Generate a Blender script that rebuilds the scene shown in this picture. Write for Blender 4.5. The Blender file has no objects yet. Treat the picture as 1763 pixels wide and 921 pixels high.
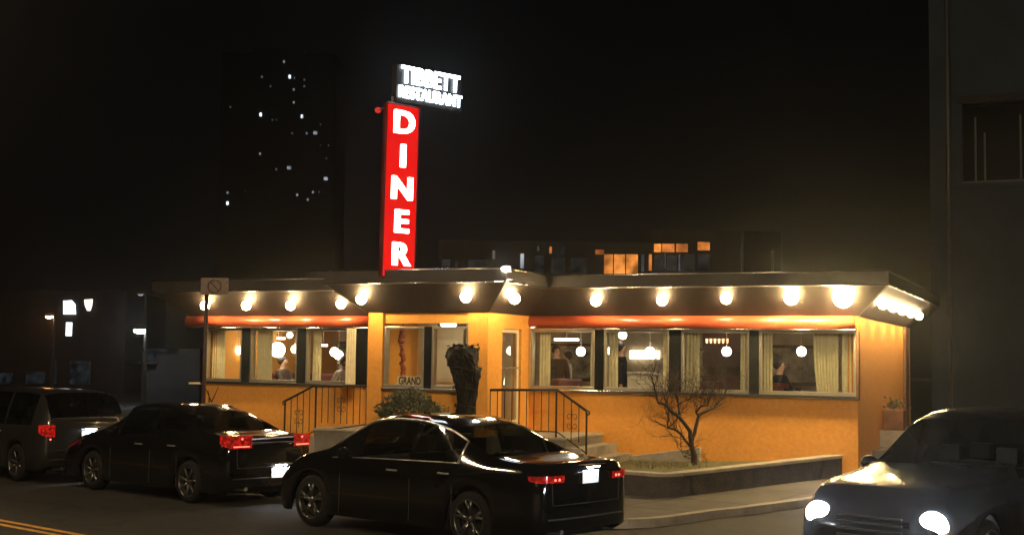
import bpy, bmesh, math, random
from math import sin, cos, pi, sqrt, atan, radians
from mathutils import Vector, Matrix
random.seed(7)
C = bpy.context.scene.collection
SC = bpy.context.scene

# ------------------------------------------------------------------ camera
F = 2240.0; W = 1763.0; H = 921.0
EYE = 2.2; ROLL = 0.0145; PITCH = atan(161.0 / F)
fwd = Vector((0, cos(PITCH), sin(PITCH))); up0 = Vector((0, -sin(PITCH), cos(PITCH))); rt0 = Vector((1, 0, 0))
RT = rt0 * cos(ROLL) + up0 * sin(ROLL); UP = up0 * cos(ROLL) - rt0 * sin(ROLL)
EYEV = Vector((0, 0, EYE))
def ray(px, py):
    return fwd + RT * ((px - W / 2) / F) + UP * ((H / 2 - py) / F)
def on_z(px, py, z):
    r = ray(px, py); return EYEV + r * ((z - EYE) / r.z)
def on_y(px, py, y):
    r = ray(px, py); return EYEV + r * (y / r.y)
cam = bpy.data.cameras.new('camera'); co = bpy.data.objects.new('camera', cam); C.objects.link(co)
cam.sensor_width = 36; cam.lens = 36 * F / W; cam.clip_end = 2000; cam.clip_start = 0.1
co.matrix_world = Matrix.Translation(EYEV) @ Matrix((RT, UP, -fwd)).transposed().to_4x4()
SC.camera = co

# ------------------------------------------------------------------ materials
MATS = {}
def newmat(name):
    m = bpy.data.materials.new(name); m.use_nodes = True; m.node_tree.nodes.clear(); MATS[name] = m
    return m, m.node_tree.nodes, m.node_tree.links
def mat(name, col, rough=0.6, metal=0.0, var=0.15, scale=6.0, bump=0.0, bscale=60.0, coat=0.0, spec=0.5, tint=None):
    m, n, l = newmat(name)
    out = n.new('ShaderNodeOutputMaterial'); b = n.new('ShaderNodeBsdfPrincipled'); l.new(b.outputs[0], out.inputs[0])
    tc = n.new('ShaderNodeTexCoord'); nz = n.new('ShaderNodeTexNoise'); nz.inputs['Scale'].default_value = scale
    nz.inputs['Detail'].default_value = 6; nz.inputs['Roughness'].default_value = 0.65
    l.new(tc.outputs['Object'], nz.inputs['Vector'])
    cr = n.new('ShaderNodeValToRGB'); cr.color_ramp.elements[0].position = 0.3; cr.color_ramp.elements[1].position = 0.7
    c1 = [c * (1 - var) for c in col]; c2 = [min(1, c * (1 + var)) for c in (tint or col)]
    cr.color_ramp.elements[0].color = (*c1, 1); cr.color_ramp.elements[1].color = (*c2, 1)
    l.new(nz.outputs['Fac'], cr.inputs[0]); l.new(cr.outputs[0], b.inputs['Base Color'])
    b.inputs['Roughness'].default_value = rough; b.inputs['Metallic'].default_value = metal
    b.inputs['Specular IOR Level'].default_value = spec
    if coat: b.inputs['Coat Weight'].default_value = coat; b.inputs['Coat Roughness'].default_value = 0.04
    if bump:
        n2 = n.new('ShaderNodeTexNoise'); n2.inputs['Scale'].default_value = bscale; n2.inputs['Detail'].default_value = 5
        l.new(tc.outputs['Object'], n2.inputs['Vector'])
        bp = n.new('ShaderNodeBump'); bp.inputs['Strength'].default_value = bump; bp.inputs['Distance'].default_value = 0.02
        l.new(n2.outputs['Fac'], bp.inputs['Height']); l.new(bp.outputs[0], b.inputs['Normal'])
    return m
def emat(name, col, s):
    m, n, l = newmat(name)
    out = n.new('ShaderNodeOutputMaterial'); e = n.new('ShaderNodeEmission'); l.new(e.outputs[0], out.inputs[0])
    e.inputs[0].default_value = (*col, 1); e.inputs[1].default_value = s
    return m
def glassmat(name, tint, refl=0.12, rough=0.02):
    m, n, l = newmat(name)
    out = n.new('ShaderNodeOutputMaterial'); mx = n.new('ShaderNodeMixShader'); t = n.new('ShaderNodeBsdfTransparent')
    g = n.new('ShaderNodeBsdfGlossy'); g.inputs['Roughness'].default_value = rough
    t.inputs[0].default_value = (*tint, 1)
    lw = n.new('ShaderNodeLayerWeight'); lw.inputs[0].default_value = 0.25
    ma = n.new('ShaderNodeMath'); ma.operation = 'MULTIPLY_ADD'; ma.inputs[1].default_value = 0.8; ma.inputs[2].default_value = refl
    l.new(lw.outputs['Fresnel'], ma.inputs[0]); ma.use_clamp = True
    l.new(ma.outputs[0], mx.inputs[0]); l.new(t.outputs[0], mx.inputs[1]); l.new(g.outputs[0], mx.inputs[2]); l.new(mx.outputs[0], out.inputs[0])
    return m
def emat_var(name, col, s, scale=1.1, lo=0.25):
    m = emat(name, col, s); n, l = m.node_tree.nodes, m.node_tree.links
    e = [x for x in n if x.type == 'EMISSION'][0]; tc = n.new('ShaderNodeTexCoord'); nz = n.new('ShaderNodeTexNoise'); nz.inputs['Scale'].default_value = scale; nz.inputs['Detail'].default_value = 3
    mr = n.new('ShaderNodeMapRange'); mr.inputs[1].default_value = 0.35; mr.inputs[2].default_value = 0.65; mr.inputs[3].default_value = s * lo; mr.inputs[4].default_value = s * 1.3
    l.new(tc.outputs['Object'], nz.inputs['Vector']); l.new(nz.outputs['Fac'], mr.inputs[0]); l.new(mr.outputs[0], e.inputs[1]); return m
M = {}
M['stucco'] = mat('orange_stucco', (0.74, 0.335, 0.055), 0.88, var=0.07, scale=14, bump=0.6, bscale=90, tint=(0.78, 0.36, 0.065))
M['band'] = mat('red_orange_band', (0.45, 0.085, 0.035), 0.32, var=0.1, coat=0.3)
M['soffit'] = mat('brown_canopy_panel', (0.016, 0.012, 0.0105), 0.55, var=0.35, spec=0.3, scale=5, bump=0.15, bscale=30)
M['fascia'] = mat('metal_fascia', (0.028, 0.025, 0.023), 0.5, metal=0.3, var=0.25, scale=3)
M['steel'] = mat('polished_steel', (0.75, 0.74, 0.72), 0.22, metal=1.0, var=0.08)
M['black_panel'] = mat('black_glossy_panel', (0.012, 0.014, 0.015), 0.12, var=0.2, coat=0.4)
M['frame'] = mat('window_frame_metal', (0.52, 0.48, 0.40), 0.32, metal=0.8, var=0.1)
M['cream'] = mat('cream_paint', (0.72, 0.62, 0.42), 0.5, var=0.08)
M['curtain'] = mat('pale_curtain', (0.80, 0.74, 0.52), 0.9, var=0.12, scale=9)
M['glass'] = glassmat('window_glass', (0.92, 0.94, 0.90), 0.05)
M['carglass'] = glassmat('car_glass', (0.42, 0.46, 0.44), 0.06)
M['intwall'] = mat('interior_wall', (0.50, 0.38, 0.25), 0.5, var=0.35, scale=1.6)
M['intceil'] = mat('interior_ceiling', (0.42, 0.38, 0.31), 0.5, var=0.15)
M['intfloor'] = mat('interior_floor', (0.18, 0.13, 0.10), 0.4, var=0.3)
M['concrete'] = mat('concrete', (0.20, 0.18, 0.15), 0.85, var=0.28, scale=3, bump=0.4, bscale=50)
M['curb'] = mat('pale_curb_concrete', (0.34, 0.31, 0.26), 0.85, var=0.25, scale=4, bump=0.3, bscale=50)
M['retain'] = mat('dark_retaining_wall', (0.07, 0.062, 0.052), 0.9, var=0.35, scale=4, bump=0.6, bscale=40)
M['sidewalk'] = mat('sidewalk', (0.11, 0.10, 0.085), 0.85, var=0.3, scale=1.4, bump=0.35, bscale=40)
M['asphalt'] = mat('asphalt', (0.020, 0.0195, 0.019), 0.8, var=0.4, scale=1.1, bump=0.6, bscale=70)
def add_cracks(m, kind):
    nt = m.node_tree; n, l = nt.nodes, nt.links
    b = [x for x in n if x.type == 'BSDF_PRINCIPLED'][0]; src = b.inputs['Base Color'].links[0].from_socket
    tc = n.new('ShaderNodeTexCoord'); mp = n.new('ShaderNodeMapping'); mp.inputs['Rotation'].default_value = (0, 0, -(pi / 2 + radians(49.05)))
    l.new(tc.outputs['Object'], mp.inputs[0]); mx = n.new('ShaderNodeMix'); mx.data_type = 'RGBA'; mx.blend_type = 'MULTIPLY'; mx.inputs[0].default_value = 1.0
    if kind == 'joints':
        br = n.new('ShaderNodeTexBrick'); br.offset = 0.0; br.inputs['Scale'].default_value = 1.0; br.inputs['Brick Width'].default_value = 1.5; br.inputs['Row Height'].default_value = 1.5; br.inputs['Mortar Size'].default_value = 0.018
        br.inputs['Color1'].default_value = (1, 1, 1, 1); br.inputs['Color2'].default_value = (0.78, 0.78, 0.78, 1); br.inputs['Mortar'].default_value = (0.25, 0.25, 0.25, 1)
        l.new(mp.outputs[0], br.inputs['Vector']); fac = br.outputs['Color']
    else:
        nz = n.new('ShaderNodeTexNoise'); nz.inputs['Scale'].default_value = 1.5; l.new(mp.outputs[0], nz.inputs['Vector'])
        ad = n.new('ShaderNodeVectorMath'); ad.operation = 'ADD'; l.new(mp.outputs[0], ad.inputs[0]); l.new(nz.outputs['Color'], ad.inputs[1])
        v = n.new('ShaderNodeTexVoronoi'); v.feature = 'DISTANCE_TO_EDGE'; v.inputs['Scale'].default_value = 0.45; l.new(ad.outputs[0], v.inputs['Vector'])
        cr = n.new('ShaderNodeValToRGB'); cr.color_ramp.elements[0].color = (0.3, 0.3, 0.3, 1); cr.color_ramp.elements[1].color = (1, 1, 1, 1); cr.color_ramp.elements[1].position = 0.03
        l.new(v.outputs['Distance'], cr.inputs[0])
        n2 = n.new('ShaderNodeTexNoise'); n2.inputs['Scale'].default_value = 70; n2.inputs['Detail'].default_value = 4; l.new(mp.outputs[0], n2.inputs['Vector'])
        c2 = n.new('ShaderNodeValToRGB'); c2.color_ramp.elements[0].position = 0.35; c2.color_ramp.elements[0].color = (0.5, 0.5, 0.5, 1); c2.color_ramp.elements[1].position = 0.7; c2.color_ramp.elements[1].color = (1.6, 1.55, 1.5, 1)
        l.new(n2.outputs['Fac'], c2.inputs[0]); m2 = n.new('ShaderNodeMix'); m2.data_type = 'RGBA'; m2.blend_type = 'MULTIPLY'; m2.inputs[0].default_value = 1.0
        l.new(cr.outputs[0], m2.inputs[6]); l.new(c2.outputs[0], m2.inputs[7]); fac = m2.outputs[2]
    l.new(src, mx.inputs[6]); l.new(fac, mx.inputs[7]); l.new(mx.outputs[2], b.inputs['Base Color'])
add_cracks(M['sidewalk'], 'joints'); add_cracks(M['asphalt'], 'cracks'); add_cracks(M['retain'], 'cracks')
M['yellow'] = mat('yellow_road_paint', (0.50, 0.27, 0.05), 0.7, var=0.4, scale=8)
M['soil'] = mat('planter_soil', (0.10, 0.095, 0.045), 0.95, var=0.5, scale=8, bump=0.9, bscale=30)
M['iron'] = mat('wrought_iron', (0.016, 0.007, 0.004), 0.5, var=0.3)
M['bark'] = mat('dark_bark', (0.022, 0.010, 0.006), 0.85, var=0.4, scale=20, bump=0.8, bscale=50)
M['leaf'] = mat('grey_green_leaf', (0.07, 0.085, 0.05), 0.6, var=0.5, scale=15)
M['wrap'] = mat('black_plastic_wrap', (0.006, 0.005, 0.004), 0.6, var=0.4, scale=9, bump=0.8, bscale=14, spec=0.25)
M['blackpaint'] = mat('black_car_paint', (0.003, 0.003, 0.0035), 0.09, var=0.1, coat=0.6, spec=0.35)
M['darkpaint'] = mat('charcoal_car_paint', (0.008, 0.009, 0.011), 0.25, var=0.1, coat=0.3, spec=0.3)
M['silverpaint'] = mat('silver_car_paint', (0.018, 0.018, 0.018), 0.3, metal=0.2, var=0.08, coat=0.6)
M['rubber'] = mat('tyre_rubber', (0.008, 0.008, 0.008), 0.85, var=0.2, spec=0.2)
M['rim'] = mat('alloy_rim', (0.16, 0.16, 0.16), 0.28, metal=0.9, var=0.15)
M['chrome'] = mat('chrome_trim', (0.9, 0.9, 0.9), 0.3, metal=1.0, var=0.03)
M['carblack'] = mat('dark_plastic', (0.012, 0.012, 0.012), 0.6, var=0.2)
M['seat'] = mat('dark_leather_seat', (0.010, 0.009, 0.008), 0.6, var=0.2)
M['plate'] = mat('white_licence_plate', (0.80, 0.84, 0.88), 0.5, var=0.02)
M['plateink'] = mat('licence_plate_ink', (0.25, 0.32, 0.48), 0.5, var=0.02)
def lensmat():
    m, n, l = newmat('red_lens_glow'); out = n.new('ShaderNodeOutputMaterial'); b = n.new('ShaderNodeBsdfPrincipled'); l.new(b.outputs[0], out.inputs[0])
    tc = n.new('ShaderNodeTexCoord'); v = n.new('ShaderNodeTexVoronoi'); v.inputs['Scale'].default_value = 22; l.new(tc.outputs['Object'], v.inputs['Vector'])
    cr = n.new('ShaderNodeValToRGB'); cr.color_ramp.elements[0].color = (0.9, 0.9, 0.9, 1); cr.color_ramp.elements[1].color = (0.05, 0.05, 0.05, 1); cr.color_ramp.elements[1].position = 0.7
    l.new(v.outputs['Distance'], cr.inputs[0]); l.new(cr.outputs[0], b.inputs['Emission Strength'])
    b.inputs['Base Color'].default_value = (0.22, 0.006, 0.005, 1); b.inputs['Roughness'].default_value = 0.12; b.inputs['Emission Color'].default_value = (0.75, 0.02, 0.012, 1)
    return m
M['redlens'] = lensmat()  # reflected red of the tail lenses put in as emission
M['redlens_hot'] = emat('red_lens_bright', (1.0, 0.16, 0.10), 3.0)
M['reddark'] = mat('red_plastic_lens', (0.28, 0.008, 0.006), 0.15, var=0.2, coat=0.8)
M['plateglow'] = emat('plate_glow_light', (0.8, 0.9, 1.0), 130)
M['headlight'] = emat('headlight_light', (0.92, 0.95, 1.0), 230)
M['amber'] = emat('amber_indicator', (1.0, 0.25, 0.08), 0.8)
M['bulb_small'] = emat('small_warm_bulb_light', (1.0, 0.70, 0.34), 230)
M['bulb'] = emat('warm_bulb_light', (1.0, 0.68, 0.31), 165)
M['bulb_hot'] = emat('strong_warm_bulb_light', (1.0, 0.71, 0.30), 420)
M['flood'] = emat('floodlight_light', (1.0, 0.93, 0.72), 200)
M['globe'] = emat('globe_lamp_light', (1.0, 0.86, 0.62), 24)
M['tube'] = emat('fluorescent_tube_light', (1.0, 0.97, 0.88), 8)
M['counterlight'] = emat('lit_menu_panel', (1.0, 0.90, 0.68), 3.5)
M['smallred'] = emat('small_warm_shelf_lamp', (1.0, 0.55, 0.25), 3)
M['signred'] = emat('sign_red_glow', (1.0, 0.006, 0.004), 0.85)
M['signwhite'] = emat('neon_warm_white', (1.0, 0.80, 0.66), 7)
M['signcold'] = emat('neon_cold_white', (0.80, 0.92, 1.0), 13)
M['signbox'] = mat('dark_sign_metal', (0.02, 0.02, 0.022), 0.4, metal=0.3)
M['signred_side'] = mat('red_sign_metal', (0.10, 0.006, 0.005), 0.35, metal=0.2)
M['rightwall'] = mat('grey_stucco_wall', (0.032, 0.046, 0.060), 0.9, var=0.2, scale=0.8, bump=0.3, bscale=20)
M['darkbrick'] = mat('dark_brick_wall', (0.028, 0.026, 0.028), 0.9, var=0.3, scale=1.0)
M['darkwin'] = mat('dark_window_pane', (0.006, 0.008, 0.010), 0.15, var=0.2)
M['paleframe'] = mat('faint_pale_frame', (0.07, 0.085, 0.075), 0.6)
M['winorange'] = emat_var('orange_lit_window', (1.0, 0.30, 0.06), 0.6)
M['winorange_hot'] = emat_var('bright_orange_lit_window', (1.0, 0.33, 0.06), 0.95)
M['wingrey'] = emat_var('dim_grey_window_fascia_glow', (0.55, 0.68, 0.80), 0.022, 2.5, 0.0)
M['winwhite'] = emat_var('white_lit_window', (0.85, 0.93, 1.0), 2.0, 0.8)
M['winmid'] = emat_var('pale_lit_window', (0.80, 0.88, 1.0), 0.4, 0.8)
M['windim'] = emat_var('dim_lit_window', (0.80, 0.85, 1.0), 0.08, 0.8)
M['farwhite'] = emat('white_lit_panel', (0.92, 0.98, 1.0), 2.6)
M['farcream'] = emat('cream_lit_panel', (1.0, 0.92, 0.72), 1.8)
M['lampwhite'] = emat('street_lamp_white_light', (0.85, 0.95, 1.0), 130)
M['lamporange'] = emat('street_lamp_orange_light', (1.0, 0.45, 0.15), 200)
M['pole'] = mat('galvanised_pole', (0.10, 0.10, 0.10), 0.5, metal=0.4)
M['brownpole'] = mat('brown_sign_post', (0.035, 0.014, 0.008), 0.6)
M['signgrey'] = mat('weathered_sign_plate', (0.13, 0.10, 0.085), 0.5, metal=0.3, var=0.3, scale=20)
M['skin'] = mat('skin', (0.42, 0.24, 0.16), 0.55, var=0.05)
M['hair'] = mat('dark_hair', (0.02, 0.013, 0.01), 0.6)
M['darkcloth'] = mat('dark_clothing', (0.008, 0.009, 0.013), 0.9)
M['palecloth'] = mat('pale_pinkish_clothing', (0.42, 0.37, 0.36), 0.85)
M['browncloth'] = mat('brown_clothing', (0.07, 0.045, 0.035), 0.85)
M['vinyl'] = mat('dark_red_vinyl', (0.11, 0.025, 0.02), 0.4)
M['wood'] = mat('brown_wood', (0.14, 0.07, 0.03), 0.5, var=0.3)
M['paper'] = mat('white_paper', (0.75, 0.68, 0.50), 0.8, var=0.05)
M['ink'] = mat('dark_ink', (0.06, 0.02, 0.02), 0.7)
M['ornament'] = mat('red_gold_ornament', (0.40, 0.12, 0.07), 0.5, var=0.5, scale=14)
M['planter'] = mat('weathered_planter_box', (0.20, 0.10, 0.05), 0.8, var=0.3)

# ------------------------------------------------------------------ mesh builder
class MB:
    def __init__(s, fr=None): s.v = []; s.f = []; s.fr = fr
    def P(s, p):
        return s.fr(p) if s.fr else Vector(p)
    def add(s, vs, fs, raw=False):
        b = len(s.v); s.v += [Vector(p) if raw else s.P(p) for p in vs]; s.f += [tuple(b + i for i in f) for f in fs]; return s
    def box(s, x0, x1, y0, y1, z0, z1):
        return s.add([(x, y, z) for z in (z0, z1) for y in (y0, y1) for x in (x0, x1)],
                     [(0, 1, 3, 2), (4, 6, 7, 5), (0, 4, 5, 1), (2, 3, 7, 6), (0, 2, 6, 4), (1, 5, 7, 3)])
    def prism(s, poly, z0, z1):
        n = len(poly)
        zz0 = z0 if isinstance(z0, (list, tuple)) else [z0] * n; zz1 = z1 if isinstance(z1, (list, tuple)) else [z1] * n
        vs = [(p[0], p[1], zz0[i]) for i, p in enumerate(poly)] + [(p[0], p[1], zz1[i]) for i, p in enumerate(poly)]
        return s.add(vs, [tuple(range(n))[::-1], tuple(range(n, 2 * n))] + [(i, (i + 1) % n, n + (i + 1) % n, n + i) for i in range(n)])
    def tube(s, pts, r, seg=8, cap=True):
        pts = [s.P(p) for p in pts]; n = len(pts)
        rs = r if isinstance(r, (list, tuple)) else [r] * n
        base = len(s.v); ref = None
        for i, p in enumerate(pts):
            d = (pts[min(i + 1, n - 1)] - pts[max(i - 1, 0)])
            if d.length < 1e-9: d = Vector((0, 0, 1))
            d.normalize()
            if ref is None: ref = Vector((0, 0, 1)) if abs(d.z) < 0.9 else Vector((1, 0, 0))
            a = d.cross(ref); 
            if a.length < 1e-4: a = d.cross(Vector((0.3, 1, 0.2)))
            a.normalize(); b = d.cross(a); ref = b.cross(d) if False else ref
            for k in range(seg):
                t = 2 * pi * k / seg; s.v.append(p + a * (rs[i] * cos(t)) + b * (rs[i] * sin(t)))
        for i in range(n - 1):
            for k in range(seg):
                k2 = (k + 1) % seg
                s.f.append((base + i * seg + k, base + i * seg + k2, base + (i + 1) * seg + k2, base + (i + 1) * seg + k))
        if cap:
            s.f.append(tuple(base + k for k in range(seg))[::-1]); s.f.append(tuple(base + (n - 1) * seg + k for k in range(seg)))
        return s
    def sphere(s, c, r, n=12, m=8, sc=(1, 1, 1)):
        c = s.P(c); base = len(s.v); s.v.append(c + Vector((0, 0, r * sc[2])))
        for j in range(1, m):
            ph = pi * j / m
            for i in range(n):
                t = 2 * pi * i / n; s.v.append(c + Vector((r * sc[0] * sin(ph) * cos(t), r * sc[1] * sin(ph) * sin(t), r * sc[2] * cos(ph))))
        s.v.append(c - Vector((0, 0, r * sc[2]))); L = len(s.v) - 1
        for i in range(n): s.f.append((base, base + 1 + i, base + 1 + (i + 1) % n)); s.f.append((L, L - n + (i + 1) % n, L - n + i))
        for j in range(m - 2):
            for i in range(n):
                a = base + 1 + j * n; s.f.append((a + i, a + n + i, a + n + (i + 1) % n, a + (i + 1) % n))
        return s
    def grid(s, fn, nu, nv):
        vs = [fn(i / nu, j / nv) for j in range(nv + 1) for i in range(nu + 1)]
        return s.add(vs, [(j * (nu + 1) + i, j * (nu + 1) + i + 1, (j + 1) * (nu + 1) + i + 1, (j + 1) * (nu + 1) + i) for j in range(nv) for i in range(nu)])
    def build(s, name, m, parent=None, smooth=False, bevel=0.0, recalc=True):
        me = bpy.data.meshes.new(name); me.from_pydata([tuple(v) for v in s.v], [], s.f)
        if recalc:
            bm = bmesh.new(); bm.from_mesh(me); bmesh.ops.recalc_face_normals(bm, faces=bm.faces); bm.to_mesh(me); bm.free()
        o = bpy.data.objects.new(name, me); C.objects.link(o)
        me.materials.append(m)
        if smooth: me.shade_smooth()
        if parent is not None:
            o.parent = parent
            o.matrix_parent_inverse = worldm(parent).inverted()
        if bevel:
            b = o.modifiers.new('bevel', 'BEVEL'); b.width = bevel; b.segments = 2; b.limit_method = 'ANGLE'
        return o
def worldm(o):
    m = Matrix.LocRotScale(o.location, o.rotation_euler, o.scale)
    if o.parent: m = worldm(o.parent) @ o.matrix_parent_inverse @ m
    return m
def tag(o, label=None, cat=None, group=None, kind=None):
    if label: o['label'] = label
    if cat: o['category'] = cat
    if group: o['group'] = group
    if kind: o['kind'] = kind
    return o
def thing(name, label, cat, loc=(0, 0, 0), rotz=0.0, group=None):
    o = bpy.data.objects.new(name, None); C.objects.link(o); o.location = loc; o.rotation_euler = (0, 0, rotz)
    o.empty_display_size = 0.1
    return tag(o, label, cat, group)
def lpart(mb, name, m, parent, smooth=False, bevel=0.0):
    """part modelled in its parent's own space"""
    o = mb.build(name, m, None, smooth, bevel); o.parent = parent; return o
def copy_tree(o, parent=None):
    c = o.copy(); C.objects.link(c)
    if parent is not None: c.parent = parent; c.matrix_parent_inverse = o.matrix_parent_inverse.copy()
    for ch in [x for x in bpy.data.objects if x.parent == o]:
        copy_tree(ch, c)
    return c
def text_obj(body, size, extr, m, mw, parent, name='lettering', bold=0.0, spacing=1.0, sx=1.0):
    cu = bpy.data.curves.new('lettering_curve', 'FONT'); cu.body = body; cu.size = size; cu.extrude = extr; cu.offset = bold
    cu.align_x = 'CENTER'; cu.align_y = 'CENTER'; cu.space_character = spacing; cu.resolution_u = 4
    t = bpy.data.objects.new('tmp_lettering', cu); C.objects.link(t)
    dg = bpy.context.evaluated_depsgraph_get(); me = bpy.data.meshes.new_from_object(t.evaluated_get(dg))
    bpy.data.objects.remove(t)
    me.transform(mw @ Matrix.Scale(sx, 4, (1, 0, 0)))
    me.name = name; me.materials.clear(); me.materials.append(m)
    o = bpy.data.objects.new(name, me); C.objects.link(o); o.parent = parent
    if parent is not None: o.matrix_parent_inverse = worldm(parent).inverted()
    return o
def basis(o, x, y):   # matrix with local x,y directions
    x = Vector(x).normalized(); y = Vector(y).normalized(); z = x.cross(y)
    return Matrix.Translation(Vector(o)) @ Matrix((x, y, z)).transposed().to_4x4()

# ------------------------------------------------------------------ layout frames
FA = radians(66.2)
u = Vector((sin(FA), -cos(FA), 0)); n_ = Vector((-cos(FA), -sin(FA), 0)); w_ = -n_
P0 = on_y(912, 640, 26.0); P0.z = 0
def FR(p): return P0 + u * p[0] + n_ * p[1] + Vector((0, 0, p[2]))
def s_at(px, py, d=0.0):         # facade coordinate where a sight line meets the plane d in front of the main wall
    r = ray(px, py); o = P0 + n_ * d
    t = (o - EYEV).dot(n_) / r.dot(n_); p = EYEV + r * t
    return (p - P0).dot(u), p.z
def d_at(px, py, s=0.0):         # same for a plane across the facade
    r = ray(px, py); o = P0 + u * s
    t = (o - EYEV).dot(u) / r.dot(u); p = EYEV + r * t
    return (p - P0).dot(n_), p.z
SA = radians(49.05)
h_ = Vector((-sin(SA), cos(SA), 0)); hp = Vector((cos(SA), sin(SA), 0))     # along the street, towards the building
car1w = on_z(802, 945, -0.12)
Q = Vector((car1w.x, car1w.y, 0)) + hp * 2.35
def ST(p):
    return Q + h_ * p[0] + hp * p[1] + Vector((0, 0, p[2]))
def tz(t): return 0.057 * min(max(t - 3.4, 0), 5.6)
A = on_z(1148, 816, 0.40); B = FR((s_at(1450, 780)[0], 0.02, 0)); A = Vector((A.x, A.y, 0))
def to_st(p): d = Vector((p.x, p.y, 0)) - Q; return d.dot(h_), d.dot(hp)
def gz(p): return tz(to_st(p)[1])

FLOOR = 0.84; SILL = 1.68; WTOP = 2.86; SOF = 3.10
VD = 2.01
sL = s_at(350, 610)[0]; sVL = s_at(633, 610, VD)[0]; sC = s_at(1477, 640)[0]
DEPTH = -7.4
print('LAYOUT', sL, sVL, sC, 'A', A, 'B', B, 'P0', P0)

# ------------------------------------------------------------------ ground
def ground():
    ss = [-190 + 10 * i for i in range(0, 39)]
    g = MB(ST)
    sl = [-130, -60, -30, -15, -8, -4, 0, 4, 8, 15, 30, 60, 130]; tl = [-25, -12, -6, -3, 0, 3.4, 4.5, 6, 7.5, 9, 14, 30, 60, 120, 170]
    vs = [(s, t, -0.12 + tz(t)) for t in tl for s in sl]; n = len(sl)
    g.add(vs, [(j * n + i, j * n + i + 1, (j + 1) * n + i + 1, (j + 1) * n + i) for j in range(len(tl) - 1) for i in range(n - 1)])
    tag(g.build('road', M['asphalt']), kind='structure')
ground()
# big ground sheet below and beyond the road
g = MB(); g.add([(-190, -24, -0.5), (190, -24, -0.5), (190, 320, -0.5), (-190, 320, -0.5)], [(0, 1, 2, 3)])
tag(g.build('ground', M['asphalt']), kind='structure')
# sidewalk with a turning corner
dAB = (B - A); dAB.z = 0; dAB.normalize(); nAB = Vector((dAB.y, -dAB.x, 0))
Ao = A + nAB * 1.5; Bo = B + nAB * 1.5 + dAB * 4
sA, tA = to_st(Ao); sB, tB = to_st(Bo)
def s_right(t):
    base = sA + (sB - sA) * (t - tA) / (tB - tA)
    if t < tA:
        base = sA + (sB - sA) * 0.0 + (sA - (sA + (sB - sA) * (t - tA) / (tB - tA))) * 0.0
        k = 1 - t / tA; base = sA - 0 + 0.0 * k
        rr = 1.6
        if t < rr: base += rr - sqrt(max(rr * rr - (rr - t) ** 2, 0))
        base += -0.0
    return base
tl = [0, 0.1, 0.25, 0.5, 0.8, 1.2, 1.6, 2.2, 2.8, 3.4, 4.2, 5.0, 6, 7.5, 9.0, 12]
sfr = [0, 0.004, 0.01, 0.02, 0.04, 0.07, 0.12, 0.2, 0.35, 0.6, 1.0]
sw = MB(ST); rows = []
vs = []
for t in tl:
    sr = s_right(t)
    for f in sfr: vs.append((sr + (60 - sr) * f, t, tz(t)))
n = len(sfr)
sw.add(vs, [(j * n + i, j * n + i + 1, (j + 1) * n + i + 1, (j + 1) * n + i) for j in range(len(tl) - 1) for i in range(n - 1)])
tag(sw.build('sidewalk', M['sidewalk']), kind='structure')
kb = MB(ST)   # kerb following the edge
edge = [(60, 0), (30, 0), (15, 0), (8, 0), (4, 0)] + [(s_right(t), t) for t in tl]
for (a, b) in zip(edge[:-1], edge[1:]):
    pa = Vector((a[0], a[1], 0)); pb = Vector((b[0], b[1], 0)); d = (pb - pa)
    if d.length < 1e-3: continue
    d.normalize(); nn = Vector((d.y, -d.x, 0))
    if nn.dot(Vector((10, 5, 0)) - pa) < 0: nn = -nn
    q = [pa - nn * 0.012, pb - nn * 0.012, pb + nn * 0.15, pa + nn * 0.15]
    zz = [tz(p.y) + 0.005 for p in q]
    kb.prism([(p.x, p.y) for p in q], [z - 0.16 for z in zz], zz)
tag(kb.build('kerb', M['curb']), kind='structure')
# double yellow centre line
pc = on_z(52, 903, -0.12); sc_, tc_ = to_st(pc)
for off in (0.0, 0.22):
    y = MB(ST); y.add([(-30, tc_ - off, -0.116), (60, tc_ - off, -0.116), (60, tc_ - off - 0.11, -0.116), (-30, tc_ - off - 0.11, -0.116)], [(0, 1, 2, 3)])
    tag(y.build('road_marking', M['yellow']), kind='structure')

# ------------------------------------------------------------------ retaining wall + planter
def strip(mb, a, b, wd, z0a, z0b, z1a, z1b, side):
    mb.prism([(a.x, a.y), (b.x, b.y), (b.x + side.x * wd, b.y + side.y * wd), (a.x + side.x * wd, a.y + side.y * wd)],
             [z0a, z0b, z0b, z0a], [z1a, z1b, z1b, z1a])
A0 = A + h_ * 6.2
rw = thing('retaining_wall', 'low dark concrete retaining wall round the planted corner below the diner', 'wall', (A.x, A.y, 0))
m = MB()
ZB = 0.61
def arc_pts():
    r = 0.35; p1 = A + h_ * r; p2 = A + dAB * r; out = []
    for k in range(7):
        t = k / 6; out.append(p1 * (1 - t) ** 2 + A * 2 * t * (1 - t) + p2 * t * t)
    return out
path = [A0] + arc_pts() + [B]
zt_ = lambda p: 0.40 + max(0, (Vector((p.x, p.y, 0)) - A).dot(dAB)) / (B - A).length * (ZB - 0.40) if (Vector((p.x, p.y, 0)) - A).dot(dAB) > 0 and (p - A).dot(h_) < 0.4 else 0.40
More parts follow.
